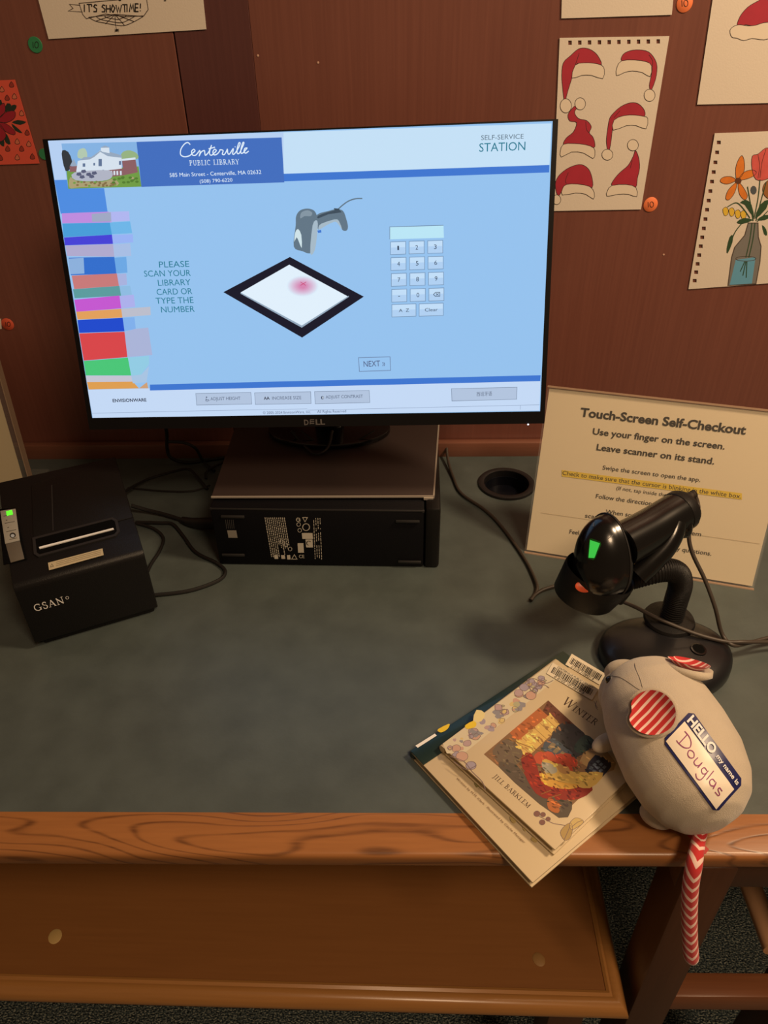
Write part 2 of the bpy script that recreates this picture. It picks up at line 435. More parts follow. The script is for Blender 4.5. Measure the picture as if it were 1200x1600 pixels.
# ---------------------------------------------------------------- desk
M_oak = wood('varnished_oak', (166, 110, 62), (84, 49, 26), 'X', 2.2, .36, .42, 10, 13, .25)
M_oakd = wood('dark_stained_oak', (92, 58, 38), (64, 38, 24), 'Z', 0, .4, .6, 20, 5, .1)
M_oakt = wood('reddish_oak_trim', (130, 84, 66), (98, 60, 48), 'X', 0, .4, .6, 20, 5, .2)
M_lam = mat('slate_green_laminate', (78, 87, 86), .42, var=.13, vscale=26, bump=.15, bscale=260, spec=.45)
desk = root('desk', (0, .7, -LIFT), 'oak edged desk with slate green laminate top against the wood panelled wall', 'desk')
desk.location.z = 0
# laminate top with the grommet hole cut through it
gc = (at(791, 757, z=0) + V3((.0, 0, 0)))
t = bmesh.new(); outer = [(-1.25, .397), (1.25, .397), (1.25, 1.036), (-1.25, 1.036)]
hole = [(gc.x + .034 * math.cos(-2 * math.pi * i / 32), gc.y + .034 * math.sin(-2 * math.pi * i / 32)) for i in range(32)]
allp = outer + hole
tris = tessellate_polygon([[V3((x, y, 0)) for x, y in outer], [V3((x, y, 0)) for x, y in hole]])
g = G(); n = len(allp)
vs = [(x, y, 0) for x, y in allp] + [(x, y, -.028) for x, y in allp]
fs = [tuple(q) for q in tris] + [tuple(i + n for i in reversed(q)) for q in tris]
for ring in (list(range(4)), list(range(4, n))):
    for i in range(len(ring)):
        a, b = ring[i], ring[(i + 1) % len(ring)]; fs.append((a, b, b + n, a + n))
g.add(vs, fs); g.build('desktop', M_lam, desk, smooth=0)
# solid oak front edge with a rounded nose
prof = [(.3968, -.028), (.3968, .0006), (.3605, .0006), (.3585, .0001), (.3568, -.0012), (.3558, -.0032), (.3554, -.006), (.3554, -.014), (.357, -.018), (.361, -.021), (.372, -.022)]
G().prism(prof, -1.25, 1.25, Matrix(((0, 0, 1, 0), (1, 0, 0, 0), (0, 1, 0, 0), (0, 0, 0, 1)))).build('front_edge', M_oak, desk, smooth=1.0)
G().box((0, 1.036, .0115), (2.5, .014, .027), bev=.002).build('back_rail', M_oakt, desk)
# grommet in the top
gr = G().lathe([(.0335, -.024), (.0335, -.001), (.034, .0035), (.037, .0045), (.0425, .0035), (.0435, .0002), (.040, .0002)], T(gc.x, gc.y, 0), 40)
gr = gr.build('cable_grommet', mat('grommet_black', (26, 25, 27), .4), desk)
G().lathe([(0, -.023), (.0325, -.023), (.0328, -.006), (.0315, -.006), (.0312, -.0215), (0, -.0215)], T(gc.x, gc.y, 0), 32).build('grommet_cup', mat('grommet_inside', (10, 12, 22), .35), gr)
# leg frame under the right half
lx0, lx1 = .262, .305
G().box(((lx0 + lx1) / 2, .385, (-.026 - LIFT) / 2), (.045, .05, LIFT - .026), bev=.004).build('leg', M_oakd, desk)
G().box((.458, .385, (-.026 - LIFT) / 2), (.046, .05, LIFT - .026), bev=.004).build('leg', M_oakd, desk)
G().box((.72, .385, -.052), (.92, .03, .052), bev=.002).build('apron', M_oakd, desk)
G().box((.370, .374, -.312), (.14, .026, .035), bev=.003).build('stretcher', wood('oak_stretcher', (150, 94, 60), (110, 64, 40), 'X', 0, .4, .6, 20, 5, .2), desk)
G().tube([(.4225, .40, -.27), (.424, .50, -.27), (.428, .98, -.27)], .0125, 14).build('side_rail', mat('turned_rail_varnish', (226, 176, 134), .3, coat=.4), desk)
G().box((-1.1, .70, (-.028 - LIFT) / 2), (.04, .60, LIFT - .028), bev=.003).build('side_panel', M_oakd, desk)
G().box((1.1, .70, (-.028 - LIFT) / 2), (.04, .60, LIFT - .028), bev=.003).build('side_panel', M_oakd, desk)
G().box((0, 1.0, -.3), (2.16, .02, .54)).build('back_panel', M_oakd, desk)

# ---------------------------------------------------------------- bench tucked under the desk
M_benchtop = wood('worn_bench_veneer', (156, 104, 58), (124, 80, 42), 'X', 0, .36, .5, 16, 4, .25)
M_benchm = wood('bench_moulding_varnish', (190, 134, 74), (150, 100, 52), 'X', 0, .3, .5, 14, 5, .4)
BR = T(.25, .343, -.29) @ RZ(-.018)     # origin: front right corner of the top
bench = root('bench', (-.25, .55, -LIFT), 'low wooden bench with a moulded edge tucked under the desk front', 'bench', -.018)
g = G().box((-.50, .2, -.008), (.962, .362, .012), BR); g.build('seat_panel', M_benchtop, bench)
# moulding strips, profile (distance outward, height)
mp_ = [(-.022, -.020), (-.022, -.0005), (-.019, .0012), (-.016, -.0008), (-.0135, .0008), (-.008, .0002), (-.003, -.004), (-.0005, -.010), (.0, -.015), (-.002, -.020), (-.006, -.023)]
vs = []; fs = []; k_ = len(mp_)
for cx, cy, sx_, sy_ in ((0, 0, 1, -1), (0, .4, 1, 1), (-1.0, .4, -1, 1), (-1.0, 0, -1, -1)):
    for d_, z_ in mp_: vs.append((cx + sx_ * d_, cy + sy_ * d_, z_))
for c_ in range(4):
    for i in range(k_): fs.append((c_ * k_ + i, c_ * k_ + (i + 1) % k_, ((c_ + 1) % 4) * k_ + (i + 1) % k_, ((c_ + 1) % 4) * k_ + i))
G().add(vs, fs, BR).build('edge_moulding', M_benchm, bench, smooth=.9)
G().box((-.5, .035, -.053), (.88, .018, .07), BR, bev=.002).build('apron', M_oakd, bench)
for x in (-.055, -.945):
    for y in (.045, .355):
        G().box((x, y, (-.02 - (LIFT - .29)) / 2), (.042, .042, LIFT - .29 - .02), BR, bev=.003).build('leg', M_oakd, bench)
for p, r in (((86, 1463), .0078), ((842, 1499), .0068)):
    q = at(*p, z=-.2915)
    G().lathe([(0, .0009), (r * .8, .0008), (r, 0)], T(q.x, q.y, q.z - .0002) @ RZ(.5), 20, 1, 1.15).build('stain_spot', mat('dried_glue_%d' % p[0], (206, 172, 110) if p[0] < 200 else (160, 120, 70), .6), bench)

# ---------------------------------------------------------------- monitor
MR = Matrix(((0.99906, 0.04033, -0.01618), (-0.03425, 0.95996, 0.27803), (0.02675, -0.27721, 0.96044))).to_4x4()
MC = V3((-0.10306, 0.81059, 0.35292))
MM = Matrix.Translation(MC) @ MR             # local x right, -y towards viewer, z up
mon = root('monitor', (MC.x, .93, .1095), 'large black flat monitor showing the blue library check-out screen', 'monitor', .04)
g = G().box((0, .012, 0), (.538, .024, .3135), MM, bev=.003)
g.build('housing', M_bezel, mon)
g = G().box((0, .035, -.01), (.40, .03, .22), MM, bev=.01); g.build('rear_cover', M_bezel, mon)
g = G().box((0, .0575, -.02), (.10, .03, .12), MM, bev=.004)
bk = MM @ V3((0, .075, -.04))
g.tube([(bk.x, bk.y, bk.z + .03), (bk.x, bk.y + .01, .24), (bk.x, .955, .104)], .022, 14)
g.build('stand_neck', M_blackg, mon)
G().prism([(math.cos(a) * .088 + bk.x, math.sin(a) * .05 + .938) for a in [2 * math.pi * i / 40 for i in range(40)]], .0987, .1065, bev=.002).build('stand_base', M_blackg, mon)
# bezel rim standing proud around the glass
so = [(-.269, .15675), (.269, .15675), (.269, -.15675), (-.269, -.15675)]
si = [(-.2636, .1550), (.2636, .1550), (.2636, -.1425), (-.2636, -.1425)]
vs = []; fs = []
for (x, z) in so: vs += [(x, 0, z), (x, -.0014, z * .999)]
for (x, z) in si: vs += [(x, -.0014, z), (x, -.0002, z)]
for i in range(4):
    j = (i + 1) % 4
    fs += [(2 * i, 2 * j, 2 * j + 1, 2 * i + 1), (2 * i + 1, 2 * j + 1, 8 + 2 * j, 8 + 2 * i), (8 + 2 * i, 8 + 2 * j, 9 + 2 * j, 9 + 2 * i)]
G().add(vs, fs, MM).build('bezel', M_bezel, mon, smooth=0)

def em(n, rgb, k=1.0): return mat('screen_' + n, rgb, .25, spec=.25, emit=k)
E_bg = em('pale_blue', (149, 194, 238)); E_hd = em('header_white', (196, 224, 246)); E_ft = em('footer', (196, 217, 245))
E_band = em('band_blue', (62, 118, 208)); E_head = em('header_blue', (66, 110, 190)); E_col = em('column_blue', (78, 140, 224))
E_w = em('white', (225, 240, 252)); E_teal = em('teal', (36, 122, 146)); E_grey = em('grey', (96, 116, 132)); E_dk = em('dark', (24, 24, 40))
scr_o = MM @ V3((0, -.0004, 0))
sc_ = Art(scr_o, MR @ V3((1, 0, 0)), MR @ V3((0, 0, 1)), dz=.00003, z0=.0)
def rect_uv(a, x0, z0, x1, z1, mt, ly): a.raw([(x0, z0), (x1, z0), (x1, z1), (x0, z1)], [(0, 1, 2, 3)], mt, ly)
rect_uv(sc_, -.2636, -.1425, .2636, .1550, E_bg, 0)
scg = sc_.build('screen', mon, 'lit pale blue screen')
a = Art(scr_o, MR @ V3((1, 0, 0)), MR @ V3((0, 0, 1)), dz=.00003, z0=.00003)
def Z3(): a.zoom(60, 180, 3.0)
def Z4(): a.zoom(90, 400, 3.077)
def Z5(): a.zoom(440, 180, 2.727)
def Z6(): a.zoom(470, 440, 2.927)
def PX(): a.k = lambda x, y: (x, y)
PX()
a.poly([(74.5, 219), (861.7, 192.8), (858.5, 258), (86, 283)], E_hd, 1)
a.poly([(74.5, 219), (443, 207), (443, 271), (86, 283)], em('header_left', (182, 208, 242)), 2)
a.poly([(137, 609), (844.5, 592), (843, 641.5), (145.2, 653.5)], E_ft, 1)
Z5(); a.poly([(8, 250), (1141, 212), (1140, 244), (8, 282)], E_band, 2)
Z3(); a.poly([(75, 304), (145, 302), (150, 343), (308, 342), (325, 458), (105, 462)], E_col, 2)
a.poly([(460, 125), (1140, 104), (1153, 315), (483, 336)], E_head, 3)
# picture of the library building
sky = em('pic_sky', (132, 178, 226)); tree = em('pic_tree', (104, 138, 96)); house = em('pic_house', (214, 226, 238)); brick = em('pic_brick', (140, 96, 100))
grass = em('pic_grass', (112, 156, 70)); mulch = em('pic_mulch', (170, 158, 116)); roofc = em('pic_roof', (150, 168, 190)); dkt = em('pic_dark', (52, 56, 60)); car = em('pic_car', (88, 92, 120))
a.poly([(108, 133), (460, 125), (483, 335), (140, 345)], sky, 3)
a.poly([(132, 262), (470, 240), (483, 335), (140, 345)], grass, 4)
a.poly([(112, 165), (140, 172), (158, 215), (150, 250), (128, 262), (112, 205)], dkt, 5, 2)
a.poly([(186, 200), (188, 165), (215, 155), (228, 175), (225, 200)], em('pic_pale_tree', (178, 200, 176)), 4, 3)
a.poly([(385, 190), (400, 170), (430, 165), (462, 180), (464, 205), (390, 210)], em('pic_tree2', (150, 178, 130)), 4, 3)
a.poly([(148, 238), (165, 205), (182, 238)], roofc, 5); a.poly([(146, 240), (185, 238), (188, 265), (148, 266)], brick, 5)
a.poly([(178, 262), (185, 215), (215, 205), (245, 200), (262, 188), (290, 165), (325, 190), (390, 198), (392, 282), (300, 290), (180, 275)], house, 5)
a.poly([(192, 212), (215, 196), (248, 196), (288, 168), (300, 162), (390, 188), (392, 200), (325, 192), (290, 172), (262, 196), (240, 208)], roofc, 6)
a.poly([(293, 165), (293, 152), (312, 144), (332, 152), (334, 178), (300, 172)], house, 6); a.poly([(290, 153), (312, 142), (336, 152)], roofc, 7)
a.poly([(392, 212), (455, 205), (466, 268), (400, 282)], brick, 6); a.poly([(390, 205), (455, 198), (456, 208), (392, 214)], house, 7)
a.poly([(325, 258), (398, 250), (400, 282), (330, 290)], brick, 6)
for x in (338, 352, 366, 382): a.poly([(x, 262), (x + 8, 261), (x + 9, 280), (x + 1, 281)], house, 7)
for x, y, w_, h_ in ((282, 205, 16, 34), (208, 226, 12, 16), (258, 224, 8, 12), (378, 215, 10, 18), (300, 256, 8, 28)): a.poly([(x, y), (x + w_, y), (x + w_, y + h_), (x, y + h_)], em('pic_window', (96, 116, 150)), 7)
a.poly([(170, 268), (330, 258), (345, 290), (300, 308), (175, 305)], em('pic_drive', (176, 180, 196)), 7, 3)
for x, y in ((190, 275), (212, 262), (236, 276), (262, 270), (205, 288), (250, 286)): a.poly([(x - 12, y + 6), (x - 9, y - 5), (x + 8, y - 7), (x + 14, y + 5), (x, y + 10)], car, 8)
a.poly([(150, 290), (180, 308), (300, 312), (352, 298), (370, 330), (200, 338), (146, 340)], mulch, 7, 3)
random.seed(2)
for i in range(26):
    x, y = random.uniform(150, 360), random.uniform(308, 334); a.disc((x, y), 7, 5, random.choice((grass, em('pic_shrub', (132, 110, 72)))), 8, 7)
for i in range(14):
    x, y = random.uniform(350, 470), random.uniform(290, 325); a.disc((x, y), 9, 6, random.choice((em('pic_bush', (84, 124, 50)), mulch)), 8, 7)
# shop-name script
script = [[(712, 138), (700, 128), (684, 136), (668, 160), (667, 185), (685, 195), (708, 190), (722, 178), (734, 168), (728, 160), (718, 170), (722, 186), (736, 188), (748, 176), (756, 166), (758, 176), (754, 190), (764, 172), (778, 166), (780, 178), (784, 188), (800, 170), (812, 140)],
          [(812, 140), (802, 176), (810, 188), (824, 178), (834, 166), (826, 160), (818, 172), (824, 186), (838, 182), (850, 168), (852, 162), (866, 166), (862, 182), (872, 184), (882, 168), (886, 160), (888, 178), (896, 182), (912, 158), (914, 164)],
          [(914, 164), (910, 180), (918, 182), (934, 160), (946, 134), (940, 130), (932, 156), (932, 178), (942, 178), (956, 150), (964, 130), (958, 130), (950, 158), (950, 178), (960, 176), (972, 162), (978, 154), (968, 156), (964, 170), (972, 178), (986, 168)],
          [(798, 158), (828, 150)], [(922, 150), (923, 147)]]
for P in script: a.line(P, 4.6, E_w, 5, 5)
a.roman('PUBLIC LIBRARY', (708, 236), (944, 230), 24, E_w, 5)
a.text('585 Main Street - Centerville, MA 02632', (616, 290), (1045, 275), 18, E_w, 5)
a.text('(508) 790-6220', (757, 318), (910, 311), 16, E_w, 5)
Z5(); a.text('SELF-SERVICE', (850, 106), (1031, 100), 20, E_grey, 3); a.text('STATION', (842, 156), (1038, 149), 36, E_teal, 3)
# stack of books along the left edge (fades behind a pale strip)
Z3()
books = [((110, 460), (330, 452), (345, 502), (112, 507), (190, 140, 222)), ((112, 508), (335, 503), (345, 560), (118, 572), (72, 158, 216)),
         ((120, 573), (345, 560), (350, 603), (124, 610), (70, 66, 214)), ((126, 611), (350, 604), (356, 663), (135, 660), (176, 170, 206)),
         ((142, 668), (356, 664), (366, 744), (152, 750), (50, 110, 204)), ((156, 752), (368, 742), (378, 800), (168, 815), (200, 122, 122)),
         ((162, 816), (380, 800), (388, 846), (170, 858), (92, 156, 158))]
for *P, c in books: a.poly(P, em('book_%d_%d_%d' % c, c), 3)
a.poly([(250, 463), (340, 455), (342, 498), (252, 500)], em('book_label', (160, 168, 196)), 4)
a.poly([(140, 672), (212, 668), (216, 742), (150, 746)], em('book_label2', (140, 176, 220)), 4)
for P, c in (([(330, 453), (425, 450), (428, 495), (338, 500)], (176, 182, 240)), ([(335, 503), (430, 498), (440, 553), (345, 558)], (110, 182, 232)), ([(345, 562), (443, 558), (445, 596), (350, 602)], (152, 178, 244)),
             ([(350, 606), (430, 600), (436, 660), (356, 662)], (168, 190, 228)), ([(356, 668), (412, 664), (418, 738), (366, 742)], (108, 168, 228)), ([(368, 744), (412, 742), (416, 795), (378, 800)], (168, 178, 222)), ([(380, 802), (430, 800), (440, 845), (388, 846)], (142, 188, 226))):
    a.poly(P, em('fade_%d_%d_%d' % c, c), 3)
Z4()
books = [((80, 210), (298, 190), (306, 252), (90, 268), (196, 88, 208)), ((90, 268), (306, 254), (312, 296), (96, 306), (226, 160, 92)),
         ((96, 308), (313, 297), (322, 362), (104, 370), (30, 74, 204)), ((104, 372), (322, 364), (336, 486), (126, 503), (216, 70, 74)),
         ((126, 505), (338, 488), (354, 574), (136, 574), (74, 198, 120)), ((136, 575), (354, 575), (362, 612), (142, 612), (196, 196, 210)), ((142, 606), (362, 604), (392, 636), (150, 642), (222, 158, 82))]
for *P, c in books: a.poly(P, em('book_%d_%d_%d' % c, c), 3)
for P, c in (([(298, 192), (366, 186), (374, 244), (306, 252)], (172, 176, 236)), ([(306, 254), (446, 244), (448, 284), (312, 294)], (188, 190, 204)), ([(313, 297), (370, 294), (376, 350), (322, 362)], (128, 176, 236)),
             ([(322, 364), (376, 350), (436, 344), (456, 476), (336, 486)], (170, 180, 216)), ([(338, 488), (440, 480), (440, 520), (400, 572), (354, 574)], (146, 204, 228)), ([(354, 576), (404, 570), (440, 530), (428, 606), (362, 612)], (168, 196, 226)),
             ([(392, 636), (430, 606), (436, 636)], (206, 160, 120))):
    a.poly(P, em('fade_%d_%d_%d' % c, c), 3)
Z3()
for i, (t_, p0, p1) in enumerate((('PLEASE', (567, 714), (708, 711)), ('SCAN YOUR', (497, 757), (715, 753)), ('LIBRARY', (562, 800), (715, 796)), ('CARD OR', (556, 843), (722, 838)), ('TYPE THE', (552, 884), (728, 880)))):
    a.text(t_, p0, p1, 28, E_teal, 3)
Z4(); a.text('NUMBER', (499, 272), (660, 268), 28, E_teal, 3)
# diamond pad
PX(); a.poly([(349, 456.5), (453, 401.5), (568.5, 463.5), (472, 527.5)], E_dk, 2)
a.poly([(376, 457), (452, 413.6), (545, 464), (471.5, 512)], E_w, 3)
a.poly([(376, 457), (471.5, 508.6), (545, 462), (545, 464), (471.5, 512), (376, 459)], em('pad_shade', (150, 170, 190)), 4)
for i in range(12):
    k = i / 11; c = tuple(int(u * (1 - k) + v * k) for u, v in zip((220, 236, 250), (214, 132, 176)))
    a.disc((473, 447), 25 - 20 * k, 16.5 - 13 * k, em('glow%d' % i, c), 5 + i, 26)
for P in ([(469.5, 440.5), (478, 446)], [(478.5, 440.5), (469.5, 446)]): a.line(P, .8, em('cross', (200, 60, 110)), 18)
# pictured hand scanner
Z5(); g1 = em('ps_grey', (98, 118, 134)); g2 = em('ps_dark', (62, 78, 92)); g3 = em('ps_light', (166, 186, 200))
a.poly([(52, 560), (60, 470), (62, 430), (80, 405), (112, 398), (140, 408), (152, 440), (150, 500), (140, 575), (118, 589), (90, 580)], g1, 2, 4)
a.poly([(122, 588), (132, 470), (150, 448), (154, 480), (142, 574)], g3, 4, 3)
a.poly([(80, 440), (84, 415), (110, 405), (130, 415), (124, 430), (98, 430)], em('ps_mid', (132, 150, 164)), 4, 3)
a.poly([(54, 540), (58, 500), (70, 485), (84, 510), (86, 566), (74, 540), (64, 520)], em('ps_white', (206, 226, 232)), 4, 2)
a.poly([(150, 425), (200, 408), (235, 400), (262, 408), (275, 440), (283, 475), (276, 492), (258, 488), (244, 450), (225, 446), (190, 465), (160, 488), (152, 470)], g1, 2, 3)
a.poly([(170, 462), (225, 444), (244, 450), (258, 488), (240, 462), (225, 454), (190, 470), (160, 488), (158, 475)], g3, 4, 2)
a.poly([(156, 428), (200, 412), (238, 404), (255, 414), (200, 422), (156, 440)], g2, 4, 2)
a.line([(240, 402), (258, 385), (285, 366), (315, 356), (344, 355)], 5, g1, 2, 4)
a.poly([(222, 396), (244, 398), (252, 412), (228, 410)], g2, 5); a.poly([(152, 492), (168, 488), (170, 500), (156, 502)], E_band, 5)
# number pad
def key(x, y, w_, h_, txt, th=8.0, ky=E_hd):
    s_ = lambda dx, dy: (x + dx + (y + dy) * 0, y + dy - dx * .033)
    a.poly([s_(0, 0), s_(w_, 0), s_(w_, h_), s_(0, h_)], em('key_edge', (112, 140, 170)), 2)
    a.poly([s_(.8, .8), s_(w_ - .8, .8), s_(w_ - .8, h_ - .8), s_(.8, h_ - .8)], em('key_face', (176, 208, 242)), 3)
    a.poly([s_(1.2, 1.2), s_(w_ - 1.2, 1.2), s_(w_ - 1.2, h_ * .45), s_(1.2, h_ * .45)], em('key_hi', (194, 222, 248)), 4)
    if txt:
        tw = 3.0 if txt == '1' else {1: 4.6}.get(len(txt), len(txt) * 4.1)
        a.text(txt, s_(w_ / 2 - tw / 2 + .4, h_ / 2 + th * .42), s_(w_ / 2 + tw / 2, h_ / 2 + th * .42), th * .85, em('key_text', (44, 60, 84)), 6)
PX(); a.poly([(609, 354.5), (693, 352), (693.6, 371.5), (609.5, 374)], em('field', (186, 230, 246)), 2)
a.line([(609, 374), (609, 354.5), (693, 352)], 1, em('key_edge', (112, 140, 170)), 3)
keys = ['123', '456', '789', '-0<']
for r_ in range(4):
    for c_ in range(3):
        x = 609.8 + c_ * 29 + r_ * .6; y = 377.6 - c_ * .9 + r_ * 24.8; ch = keys[r_][c_]
        key(x, y, 24.5, 20.6, None if ch in '<-' else ch)
        if ch == '-': a.line([(x + 10.5, y + 11), (x + 13.5, y + 10.9)], 1, E_dk, 6)
        if ch == '<':
            kt = em('key_text', (44, 60, 84))
            a.line([(x + 7.5, y + 10), (x + 11, y + 6.6), (x + 17.5, y + 6.4), (x + 17.5, y + 12.8), (x + 11, y + 13), (x + 7.5, y + 10)], .9, kt, 6)
            a.line([(x + 11.6, y + 8), (x + 15.8, y + 11.6)], .8, kt, 7); a.line([(x + 15.8, y + 8), (x + 11.6, y + 11.6)], .8, kt, 7)
key(611.8, 475.5, 38.6, 20.2, 'A  Z', 6); key(654.5, 474.4, 38.5, 20.2, 'Clear', 6)
Z6(); P = [(264, 348), (408, 344), (411, 406), (268, 411)]
a.line(P, 3, em('btn_edge', (110, 134, 170)), 3, 0, True); a.text('NEXT »', (288, 390), (386, 386), 26, em('btn_text', (76, 84, 120)), 3)
a.poly([(-690, 471), (1097, 428), (1095, 455), (-690, 498)], E_band, 2)
def btn(conv, P, t_, p0, p1, h_):
    conv(); a.poly(P, em('btn_edge2', (120, 136, 160)), 3)
    cx = sum(p[0] for p in P) / 4; cy = sum(p[1] for p in P) / 4
    a.poly([(cx + (p[0] - cx) * .985, cy + (p[1] - cy) * .93) for p in P], em('btn_face', (178, 196, 222)), 4)
    a.text(t_, p0, p1, h_, em('btn_text2', (84, 96, 120)), 5)
btn(Z4, [(663, 660), (930, 655), (935, 713), (668, 718)], 'ADJUST HEIGHT', (736, 694), (880, 691), 15)
btn(Z4, [(946, 657), (1218, 651), (1220, 710), (950, 715)], 'INCREASE SIZE', (1032, 691), (1172, 688), 15)
btn(Z6, [(62, 502), (314, 497), (317, 554), (65, 560)], 'ADJUST CONTRAST', (114, 535), (284, 531), 14)
btn(Z6, [(688, 489), (990, 482), (988, 539), (690, 547)], '西班牙语', (804, 523), (874, 520), 15)
bt = em('btn_text2', (84, 96, 120))
Z4(); a.disc((716, 679), 3.4, 3.4, bt, 6, 10); a.line([(714, 685), (716, 692), (726, 691), (729, 697)], 2.5, bt, 6); a.line([(713, 688), (712, 696), (720, 699), (725, 696)], 2, bt, 7)
a.text('AA', (992, 691), (1020, 690), 14, E_dk, 6, bold=.02)
Z6(); a.disc((99, 531), 7, 8, bt, 6, 14); a.poly([(99, 525), (103, 527), (104, 531), (103, 535), (99, 537)], E_w, 7)
Z4(); a.text('ENVISIONWARE', (266, 703), (428, 699), 15, em('logo_dark', (16, 16, 44)), 3, bold=.02)
a.line([(166, 756), (700, 744), (1200, 735)], 2, em('rule', (150, 168, 196)), 3); PX()
a.line([(480, 641), (843, 632.5)], .7, em('rule', (150, 168, 196)), 3); a.line([(813, 633), (813, 640)], .7, em('rule', (150, 168, 196)), 4)
a.text('© 2005-2024 EnvisionWare, Inc.      All Rights Reserved', (411, 647.2), (541, 644.2), 4.2, em('fine', (96, 108, 136)), 3)
a.build('screen_image', scg)
lg = Art(MM @ V3((0, -.0014, 0)), MR @ V3((1, 0, 0)), MR @ V3((0, 0, 1)), z0=.0002)
lg.text('D', (475.5, 664), (482.5, 663.8), 8, mat('logo_grey', (92, 88, 88), .4), 1, bold=.03)
lg.text('LL', (493.5, 663.5), (508, 663.1), 8, MATS['logo_grey'], 1, bold=.03)
for dy in (0, -3.6, -7.2):
    lg.line([(484.5, 661.5 + dy * .8), (491, 659.5 + dy * .8 + 2)], 1.3, MATS['logo_grey'], 1)
lg.line([(485, 656.5), (484.5, 663)], 1.3, MATS['logo_grey'], 2)
lg.build('maker_logo', mon)
q = lg.uvp((825, 662.5)); qq = lg.O + lg.U * q[0] + lg.W * q[1]
G().box((qq.x, qq.y - .001, qq.z), (.0016, .001, .0012), RZ(0)).build('power_light', mat('led_white', (240, 240, 250), .4, emit=2.5), mon)

# ---------------------------------------------------------------- computer lying under the monitor
PCA = -.0271; PCO = V3((-.0927, .75395, 0)); PM = Matrix.Translation(PCO) @ RZ(PCA)
pc = root('desktop_computer', PCO, 'black desktop computer lying on its side under the monitor', 'computer', PCA)
G().box((-.010, .118, .0467), (.270, .236, .0925), PM, bev=.003).build('case', M_case, pc)
G().box((.1355, .119, .0475), (.019, .240, .095), PM, bev=.004).build('front_bezel', M_black, pc)
cvM = frame(V3(), (1, 0, 0), (0, 1, 0), (0, 0, 1))
c4 = [at(330, 776, z=.0985), at(677, 775, z=.0985), at(685, 662, z=.0985), at(369, 662, z=.0985)]
G().prism([(c4[0].x, c4[0].y), (c4[1].x, c4[1].y), (c4[2].x, c4[2].y), (c4[3].x, c4[3].y)], .0945, .0985, bev=.0008).build('side_cover', M_cover, pc)
G().prism([(c4[0].x, c4[0].y - .0011), (c4[1].x, c4[1].y - .0011), (c4[1].x, c4[1].y + .0008), (c4[0].x, c4[0].y + .0008)], .0968, .0990).build('cover_edge', M_silver, pc, label='bright bare metal edge')
G().prism([(c4[1].x - .0004, c4[1].y), (c4[1].x + .0016, c4[1].y), (c4[2].x + .0016, c4[2].y), (c4[2].x - .0004, c4[2].y)], .0945, .0990).build('cover_edge', M_silver, pc, label='bright bare metal edge')
G().box((c4[1].x - .006, c4[1].y - .001, .0955), (.012, .003, .003)).build('cover_latch', M_silver, pc)
G().box((-.01, .0015, .0900), (.27, .003, .004), PM, bev=.001).build('rim_strip', M_dgrey, pc)
for px, py in ((363, 809), (637, 812), (364, 869), (640, 875)):
    q = at(px, py, y=PCO.y)
    l = PM.inverted() @ q
    G().box((l.x, -.001, l.z), (.030, .003, .0035), PM, bev=.0008).build('rubber_foot', M_dgrey, pc)
b = Art(PCO + V3((0, 0, 0)), PM.to_3x3() @ V3((1, 0, 0)), (0, 0, 1), z0=.0004, dz=.00005)
b.zoom(220, 640, 2.4); pr = mat('label_print', (205, 200, 188), .6)
random.seed(5)
for i in range(11):                       # the regulatory print runs up the case in columns
    x = 466 + i * 7.2; L_ = random.uniform(.55, 1) if i > 4 else 1
    y0 = 404; y1 = 404 + 150 * L_
    y = y0
    while y < y1:
        d = random.uniform(3, 9)
        b.line([(x + (y - 404) * .17, y), (x + (min(y + d, y1) - 404) * .17, min(y + d, y1))], 3.0, pr, 1); y += d + 2.4
for cx, cy in ((590, 412), (592, 430), (596, 452), (560, 522), (544, 506), (528, 494)): b.line(arc(cx, cy, 7, 7, 0, 360, 12), 2, pr, 2)
for cx, cy in ((616, 412), (576, 552)): b.line([(cx - 9, cy - 8), (cx + 9, cy - 8), (cx, cy + 8)] if cy < 500 else [(cx - 10, cy + 8), (cx + 10, cy + 8), (cx, cy - 9)], 2.4, pr, 2, 0, True)
for x0, y0, w_, h_ in ((604, 462, 40, 22), (588, 500, 22, 36), (500, 545, 14, 14), (526, 545, 14, 14), (548, 545, 12, 16), (618, 486, 26, 30)):
    b.poly([(x0, y0), (x0 + w_, y0), (x0 + w_ + 2, y0 + h_), (x0 + 2, y0 + h_)], pr, 1)
b.line(arc(620, 440, 13, 13, 0, 360, 14), 3, pr, 2); b.line(arc(630, 500, 8, 8, 90, 330, 8), 3, MATS['slot_black'], 3)
b.text('CE', (584, 418), (600, 418), 9, pr, 3); b.text('CE', (594, 556), (614, 556), 12, pr, 3)
for x in (648, 656, 664, 672):
    y = 406
    while y < 556:
        d = random.uniform(3, 12); 
        if random.random() < .8: b.line([(x + (y - 404) * .04, y), (x + (y + d - 404) * .04, y + d)], 2.4, pr, 1)
        y += d + 3
b.build('regulatory_print', pc, 'white printed regulatory text and symbols')
b = Art(PCO + V3((0, 0, 0)), PM.to_3x3() @ V3((1, 0, 0)), (0, 0, 1), z0=.0004, dz=.00005); b.zoom(220, 640, 2.4)
for i in range(5): b.line([(318 + i * 7, 412), (322 + i * 7, 446)], 1.6, mat('dim_print', (84, 82, 80), .6), 1)
b.poly([(324, 452), (358, 452), (363, 480), (329, 480)], mat('small_label', (140, 136, 128), .6), 1)
b.build('service_label', pc)

